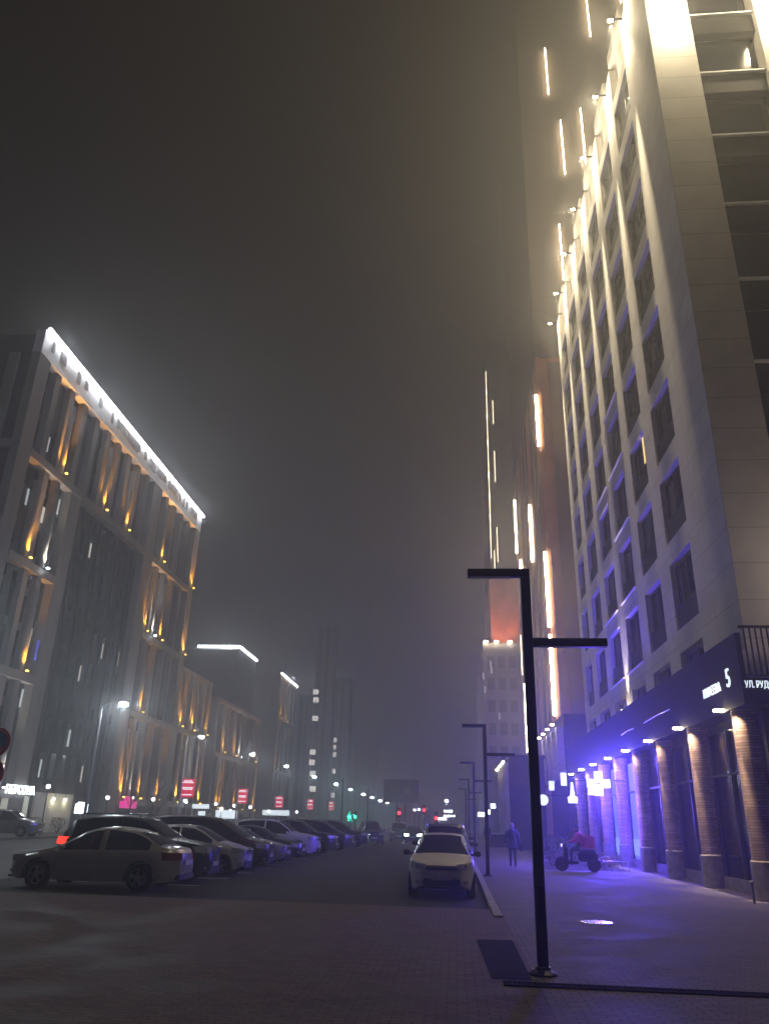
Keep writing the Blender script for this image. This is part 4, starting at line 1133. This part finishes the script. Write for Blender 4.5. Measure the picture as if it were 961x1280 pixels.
# ------------------------------------------------------------------ people
def skin_body(name, joints, bones, material, parent, sub=2, root=0):
    me = bpy.data.meshes.new(name); me.from_pydata([j[0] for j in joints], bones, [])
    o = bpy.data.objects.new(name, me); COL.objects.link(o); o.parent = parent
    md = o.modifiers.new('skin', 'SKIN'); md.use_smooth_shade = True
    for v, j in zip(me.skin_vertices[0].data, joints):
        rr = j[1]; v.radius = rr if isinstance(rr, tuple) else (rr, rr); v.use_root = False
    me.skin_vertices[0].data[root].use_root = True
    s_ = o.modifiers.new('sub', 'SUBSURF'); s_.levels = s_.render_levels = sub
    dg = bpy.context.evaluated_depsgraph_get()
    me2 = bpy.data.meshes.new_from_object(o.evaluated_get(dg))
    o.modifiers.clear(); o.data = me2
    me2.materials.clear(); me2.materials.append(material)
    for p in me2.polygons: p.use_smooth = True
    return o
mat('coat_blue', (.07, .09, .16), .85, noise=.2, nscale=10, bump=.4, bscale=30); mat('trousers_dark', (.02, .02, .025), .85)
mat('hair_grey', (.38, .37, .38), .8, noise=.3, nscale=30); mat('bag_dark', (.03, .028, .03), .6); mat('shoe', (.02, .02, .02), .5)
mat('jacket_pink', (.55, .05, .16), .7, noise=.15, nscale=8, bump=.3, bscale=20); mat('bag_pink', (.62, .08, .20), .65, noise=.12, nscale=6)
def walker(label, loc, rz, coat, hair, scale=1.0, bag=True):
    t = thing('person', label, 'person', loc, rz)
    t.scale = (scale,) * 3
    # facing +Y (away from the camera), mid-stride
    J = [((0, 0, .93), (.15, .11)), ((0, .01, 1.12), (.14, .10)), ((0, .0, 1.33), (.17, .11)), ((0, .01, 1.44), (.09, .08)), ((0, .02, 1.50), .055), ((0, .03, 1.60), (.078, .092)), ((0, .03, 1.68), (.06, .07)),
         ((.10, 0, .86), .10), ((.11, .06, .48), .065), ((.11, -.06, .10), .042), ((.11, .06, .035), .035),
         ((-.10, 0, .86), .10), ((-.10, .03, .48), .065), ((-.10, .08, .10), .042), ((-.10, .21, .035), .035),
         ((.20, 0, 1.38), .062), ((.27, -.03, 1.12), .048), ((.27, .07, .90), .036), ((-.20, 0, 1.38), .062), ((-.27, .02, 1.12), .048), ((-.26, .12, .91), .036)]
    B = [(0,1),(1,2),(2,3),(3,4),(4,5),(5,6),(0,7),(7,8),(8,9),(9,10),(0,11),(11,12),(12,13),(13,14),(2,15),(15,16),(16,17),(2,18),(18,19),(19,20)]
    body = skin_body('body', J, B, MATS['trousers_dark'], t)
    c = MB(); N = 20; prev = None
    prof = [(.74, .235, .20), (.80, .235, .20), (.95, .22, .175), (1.08, .20, .155), (1.22, .215, .15), (1.34, .225, .145), (1.42, .17, .12), (1.48, .085, .085), (1.50, .07, .07)]
    rings = [[c.bm.verts.new((a * cos(2*pi*k/N) * (1 + .03 * sin(5*k)), b * sin(2*pi*k/N) + .005, z)) for k in range(N)] for z, a, b in prof]
    for p, q in zip(rings, rings[1:]):
        for k in range(N): c.bm.faces.new((p[k], p[(k+1)%N], q[(k+1)%N], q[k]))
    co = c.build('coat', coat, body, local=True, smooth=True, angle=70)
    for s_, a in ((1, -.03), (-1, .02)):
        MB().tube([(s_*.17, 0, 1.40), (s_*.225, 0, 1.34), (s_*.285, a, 1.12), (s_*.275, a + .10, .92)], [.075, .078, .064, .054], 12).build('sleeve', coat, body, local=True, smooth=True, angle=80)
        h = MB().ball((s_*.27, a + .12, .86), (.022, .04, .05), 10)
        for q in range(4): h.tube([(s_*.27, a + .10 + q * .018, .83), (s_*.268, a + .105 + q * .018, .79), (s_*.262, a + .11 + q * .018, .765)], [.009, .0085, .007], 6)
        h.tube([(s_*.262, a + .15, .86), (s_*.255, a + .17, .825)], [.01, .008], 6)
        h.build('hand', 'skin', body, local=True, smooth=True)
    hd = MB().ball((0, .03, 1.615), (.083, .098, .115), 16).build('head', 'skin', body, local=True, smooth=True)
    MB().ball((0, .012, 1.635), (.096, .105, .118), 16).ball((0, -.03, 1.56), (.075, .06, .10), 12).build('hair', hair, body, local=True, smooth=True)
    for s_ in (1, -1): MB().ball((s_*.084, .035, 1.61), (.012, .022, .032), 8).build('ear', 'skin', body, local=True, smooth=True)
    MB().ball((0, .135, 1.605), (.016, .022, .028), 8).build('nose', 'skin', body, local=True, smooth=True)
    for x, y in ((.11, .02), (-.10, .17)):
        MB().ball((x, y + .03, .04), (.048, .135, .045), 12).build('shoe', 'shoe', body, local=True, smooth=True)
    return t
walker('person in a knee-length blue coat with pale hair walking away on the sidewalk', (2.46, 36.4, 0), -.08, MATS['coat_blue'], MATS['hair_grey'])
bg_ = thing('shoulder_bag', 'dark shoulder bag carried by the person in the blue coat', 'bag', (2.80, 36.38, .62))
MB().box(-.05, .12, -.14, .14, 0, .34).bevel(.04, 3).build('bag_body', 'bag_dark', bg_, local=True, smooth=True)
MB().tube([(.03, -.1, .32), (-.04, -.05, .60), (-.12, 0, .78), (-.04, .05, .60), (.03, .1, .32)], .012, 6).build('strap', 'bag_dark', bg_, local=True, smooth=True)
walker('dark-clothed person standing far off beside the second black post', (2.4, 62, 0), 2.6, MATS['trousers_dark'], MATS['bag_dark'])
walker('dark hooded person far off under the lit fins', (4.0, 58.6, 0), .4, MATS['trousers_dark'], MATS['bag_dark'])

# ------------------------------------------------------------------ moped and courier, heading left
mp = thing('moped', 'dark delivery moped with a lit headlamp parked beside the dry flowerbed', 'moped', (4.85, 33.9, 0), R(172))
for xw in (.62, -.62):
    w_ = MB().lathe([(.16, -.045), (.24, -.05), (.27, -.02), (.27, .02), (.24, .05), (.16, .045)], 24, (xw, 0, .27), 'y').build('wheel', 'rubber', mp, local=True, smooth=True)
    rm = MB().lathe([(.155, -.03), (.16, .03)], 20, (xw, 0, .27), 'y')
    rm.build('rim', 'rim_metal', w_, local=True, smooth=True)
MB().tube([(.62, 0, .27), (.52, 0, .62), (.44, 0, 1.0)], [.035, .04, .03], 10).build('fork', 'plastic_black', mp, local=True, smooth=True)
fr = MB(); fr.box(.36, .50, -.17, .17, .34, .92); fr.box(-.1, .42, -.15, .15, .28, .38); fr.bevel(.05, 3).build('leg_shield', 'charcoal_metal', mp, local=True, smooth=True)
MB().box(-.80, -.02, -.15, .15, .36, .74).bevel(.07, 3).build('rear_body', 'charcoal_metal', mp, local=True, smooth=True)
MB().box(-.70, .05, -.14, .14, .742, .82).bevel(.03, 3).build('seat', 'plastic_black', mp, local=True, smooth=True)
MB().tube([(.36, -.34, 1.06), (.44, -.15, 1.03), (.44, .15, 1.03), (.36, .34, 1.06)], .018, 8).build('handlebar', 'plastic_black', mp, local=True, smooth=True)
hl_ = MB().ball((.53, 0, .95), (.07, .10, .08), 14).build('headlamp_housing', 'charcoal_metal', mp, local=True, smooth=True)
MB().ball((.57, 0, .95), (.05, .075, .06), 14).build('headlamp_lens', 'lamp_globe', hl_, local=True, smooth=True)
for s_ in (1, -1): MB().ball((.36, s_ * .30, 1.22), (.015, .06, .045), 10).build('mirror', 'chrome', mp, local=True, smooth=True)
MB().box(-.84, -.78, -.08, .08, .55, .64).build('taillight', 'tail_dark', mp, local=True)
MB().box(-.98, -.60, -.14, .14, .40, .43).build('mudguard', 'plastic_black', mp, local=True)
ct = thing('person', 'courier in a pink jacket and dark cap sitting on the moped', 'person', (4.85, 33.9, 0), R(172))
J = [((-.18, 0, .92), (.15, .15)), ((-.16, 0, 1.10), (.14, .16)), ((-.10, 0, 1.30), (.12, .18)), ((-.07, 0, 1.42), .085), ((-.04, 0, 1.48), .055), ((-.01, 0, 1.60), (.092, .08)), ((-.01, 0, 1.67), (.07, .06)),
     ((-.05, .14, .88), .10), ((.24, .17, .80), .075), ((.20, .16, .42), .05), ((.30, .16, .40), .04), ((-.05, -.14, .88), .10), ((.24, -.17, .80), .075), ((.20, -.16, .42), .05), ((.30, -.16, .40), .04),
     ((-.09, .20, 1.36), .065), ((.08, .27, 1.14), .052), ((.33, .30, 1.08), .038), ((-.09, -.20, 1.36), .065), ((.08, -.27, 1.14), .052), ((.33, -.30, 1.08), .038)]
B = [(0,1),(1,2),(2,3),(3,4),(4,5),(5,6),(0,7),(7,8),(8,9),(9,10),(0,11),(11,12),(12,13),(13,14),(2,15),(15,16),(16,17),(2,18),(18,19),(19,20)]
cb = skin_body('body', J, B, MATS['trousers_dark'], ct)
MB().tube([(-.19, 0, .90), (-.17, 0, 1.05), (-.12, 0, 1.25), (-.08, 0, 1.38), (-.06, 0, 1.45)], [.19, .195, .205, .18, .09], 18).build('jacket', 'jacket_pink', cb, local=True, smooth=True, angle=70)
for s_ in (1, -1):
    MB().tube([(-.09, s_*.17, 1.38), (-.05, s_*.22, 1.30), (.08, s_*.28, 1.14), (.27, s_*.30, 1.09)], [.08, .08, .068, .055], 12).build('sleeve', 'jacket_pink', cb, local=True, smooth=True, angle=80)
    h = MB().ball((.34, s_*.30, 1.08), (.045, .04, .03), 10)
    for q in range(4): h.tube([(.37, s_*(.275 + .018*q), 1.085), (.395, s_*(.275 + .018*q), 1.065), (.375, s_*(.275 + .018*q), 1.04)], [.009, .009, .007], 6)
    h.tube([(.34, s_*.265, 1.07), (.375, s_*.26, 1.05)], [.01, .008], 6)
    h.build('hand', 'skin', cb, local=True, smooth=True)
MB().ball((-.0, 0, 1.60), (.105, .088, .12), 16).build('head', 'skin', cb, local=True, smooth=True)
MB().ball((.105, 0, 1.59), (.02, .016, .028), 8).build('nose', 'skin', cb, local=True, smooth=True)
MB().ball((-.02, 0, 1.645), (.115, .10, .095), 16).box(.05, .17, -.07, .07, 1.655, 1.668).build('cap', 'coat_blue', cb, local=True, smooth=True)
bx_ = thing('delivery_bag', 'pink square delivery bag on the back of the courier', 'delivery bag', (4.85, 33.9, 0), R(172))
MB().box(-.72, -.31, -.24, .24, .86, 1.34).bevel(.04, 3).build('bag_body', 'bag_pink', bx_, local=True, smooth=True)
MB().box(-.725, -.30, -.245, .245, 1.18, 1.22).build('lid_seam', 'jacket_pink', bx_, local=True)

# ------------------------------------------------------------------ planting
def shrub(name, label, c, rad, h, n, m_, seed, cat='shrub', group=None):
    rng = random.Random(seed)
    t = thing(name, label, cat, c, 0, group)
    st = MB()
    for k in range(9):
        a = rng.uniform(0, 2*pi); rr = rad * rng.uniform(.3, .8)
        st.tube([(0,0,0), (cos(a)*rr*.4, sin(a)*rr*.4, h*.45), (cos(a)*rr, sin(a)*rr, h*rng.uniform(.7,.95))], [.02,.012,.005], 5)
    st.build('stem', 'bark', t, local=True)
    lf = MB()
    for k in range(n):
        a = rng.uniform(0, 2*pi); u = rng.random() ** .5; z = h * rng.uniform(.12, 1.0); rr = rad * u * (1 - .45 * (z/h) ** 2) * (1 + .25 * sin(3*a + seed))
        p = Vector((cos(a)*rr, sin(a)*rr, z)); s_ = rng.uniform(.03, .06)
        d1 = Vector((rng.gauss(0,1), rng.gauss(0,1), rng.gauss(0,1))).normalized() * s_; d2 = d1.orthogonal().normalized() * s_ * .5
        lf.poly([p - d1, p + d2, p + d1, p - d2])
    lf.build('leaves', m_, t, local=True)
    return t
shrub('shrub', 'broad hazy shrub mass in front of the dark block', (4.6, 41.5, 0), .95, 1.25, 1500, 'leaf', 1)
shrub('shrub', 'smaller rounded shrub behind the courier', (5.6, 40.6, 0), .75, .95, 1000, 'leaf', 2)
shrub('dry_shrub', 'low dry shrub left of the moped wheel', (4.45, 36.2, 0), .55, .6, 700, 'leaf_dry', 3)
shrub('dry_shrub', 'low dry shrub under the blue shop window', (6.1, 36.6, 0), .55, .45, 700, 'leaf_dry', 4)
shrub('dry_shrub', 'low dry shrub nearest the brick columns', (6.9, 38.5, 0), .5, .45, 600, 'leaf_dry', 5)
fbm = MB(); fbm.poly([(3.7, 34.6, .004), (7.2, 35.2, .004), (7.3, 42.5, .004), (3.7, 42.5, .004)])
tag(fbm.build('flowerbed', 'soil'), kind='structure')
fe = thing('low_fence', 'knee-high metal hoop fence along the dry flowerbed', 'fence', (5.0, 35, 0))
f_ = MB()
for i in range(9):
    x0 = 5.3 + i * .22; f_.tube([(x0, 35.0, 0), (x0, 35.0, .36)], .012, 6)
f_.tube([(5.3, 35.0, .37), (7.1, 35.0, .37)], .014, 6)
f_.build('rails', 'steel', fe)
# bench-like low wall far
lw = thing('low_wall', 'low pale-topped wall behind the walking person', 'wall', (1.6, 60, 0))
MB().box(2.6, 4.0, 66, 66.4, 0, .95).build('wall_body', 'dark_facade_panel', lw)
MB().box(2.55, 4.05, 65.95, 66.45, .951, 1.02).build('wall_cap', 'white_parapet', lw)
# hedge / bare trees by the left building
for x, y, s_, lab in ((-32.8, 61.5, 11, 'dark shrub behind the grey crossover'), (-32.6, 65.0, 12, 'dark shrub by the globe lamp'), (-32.7, 76, 13, 'dark shrub by the kiosk sign')):
    shrub('shrub', lab, (x, y, .0), 1.0, 1.3, 700, 'leaf', s_)
def bare_tree(label, c, h, seed):
    rng = random.Random(seed); t = thing('tree', label, 'tree', c, 0, 'bare young trees by the left blocks')
    MB().tube([(0,0,0), (.03,0,h*.5), (.0,.02,h)], [.09,.06,.015], 8).build('trunk', 'bark', t, local=True, smooth=True)
    b = MB()
    for k in range(46):
        z = h * rng.uniform(.35, .95); a = rng.uniform(0, 2*pi); l_ = (h - z) * .5 + .35
        p = Vector((0,0,z)); q = p + Vector((cos(a)*l_*.5, sin(a)*l_*.5, l_*.5)); e_ = q + Vector((cos(a+.4)*l_*.35, sin(a+.4)*l_*.35, l_*.55))
        b.tube([p, q, e_], [.02, .012, .004], 4)
        b.tube([q, q + Vector((cos(a-1)*l_*.3, sin(a-1)*l_*.3, l_*.4))], [.01, .003], 4)
    b.build('crown', 'bark', t, local=True)
for x, y, h, s_, lab in ((-31.8, 77.5, 5.5, 21, 'bare young tree near the white kiosk sign'), (-31.5, 84, 5.5, 22, 'bare young tree before the orange uplights'), (-31, 104, 6, 23, 'bare young tree before the pale block')):
    bare_tree(lab, (x, y, 0), h, s_)

# ------------------------------------------------------------------ haze: even foggy air round the scene
hz_ = MB().box(-330, 330, -120, 520, -1.6, 128).build('haze', mat('haze_air', (.5, .5, .5)))
hz_['kind'] = 'stuff'
ht = MATS['haze_air'].node_tree; ht.nodes.clear()
ho = ht.nodes.new('ShaderNodeOutputMaterial'); hv = ht.nodes.new('ShaderNodeVolumePrincipled')
hv.inputs['Color'].default_value = (.92, .93, .95, 1); hv.inputs['Density'].default_value = .0047; hv.inputs['Anisotropy'].default_value = .68
ht.links.new(hv.outputs[0], ho.inputs['Volume'])
MATS['haze_air'].cycles.volume_sampling = 'MULTIPLE_IMPORTANCE' if hasattr(MATS['haze_air'], 'cycles') and hasattr(MATS['haze_air'].cycles, 'volume_sampling') else None
MATS['haze_air'].cycles.homogeneous_volume = True
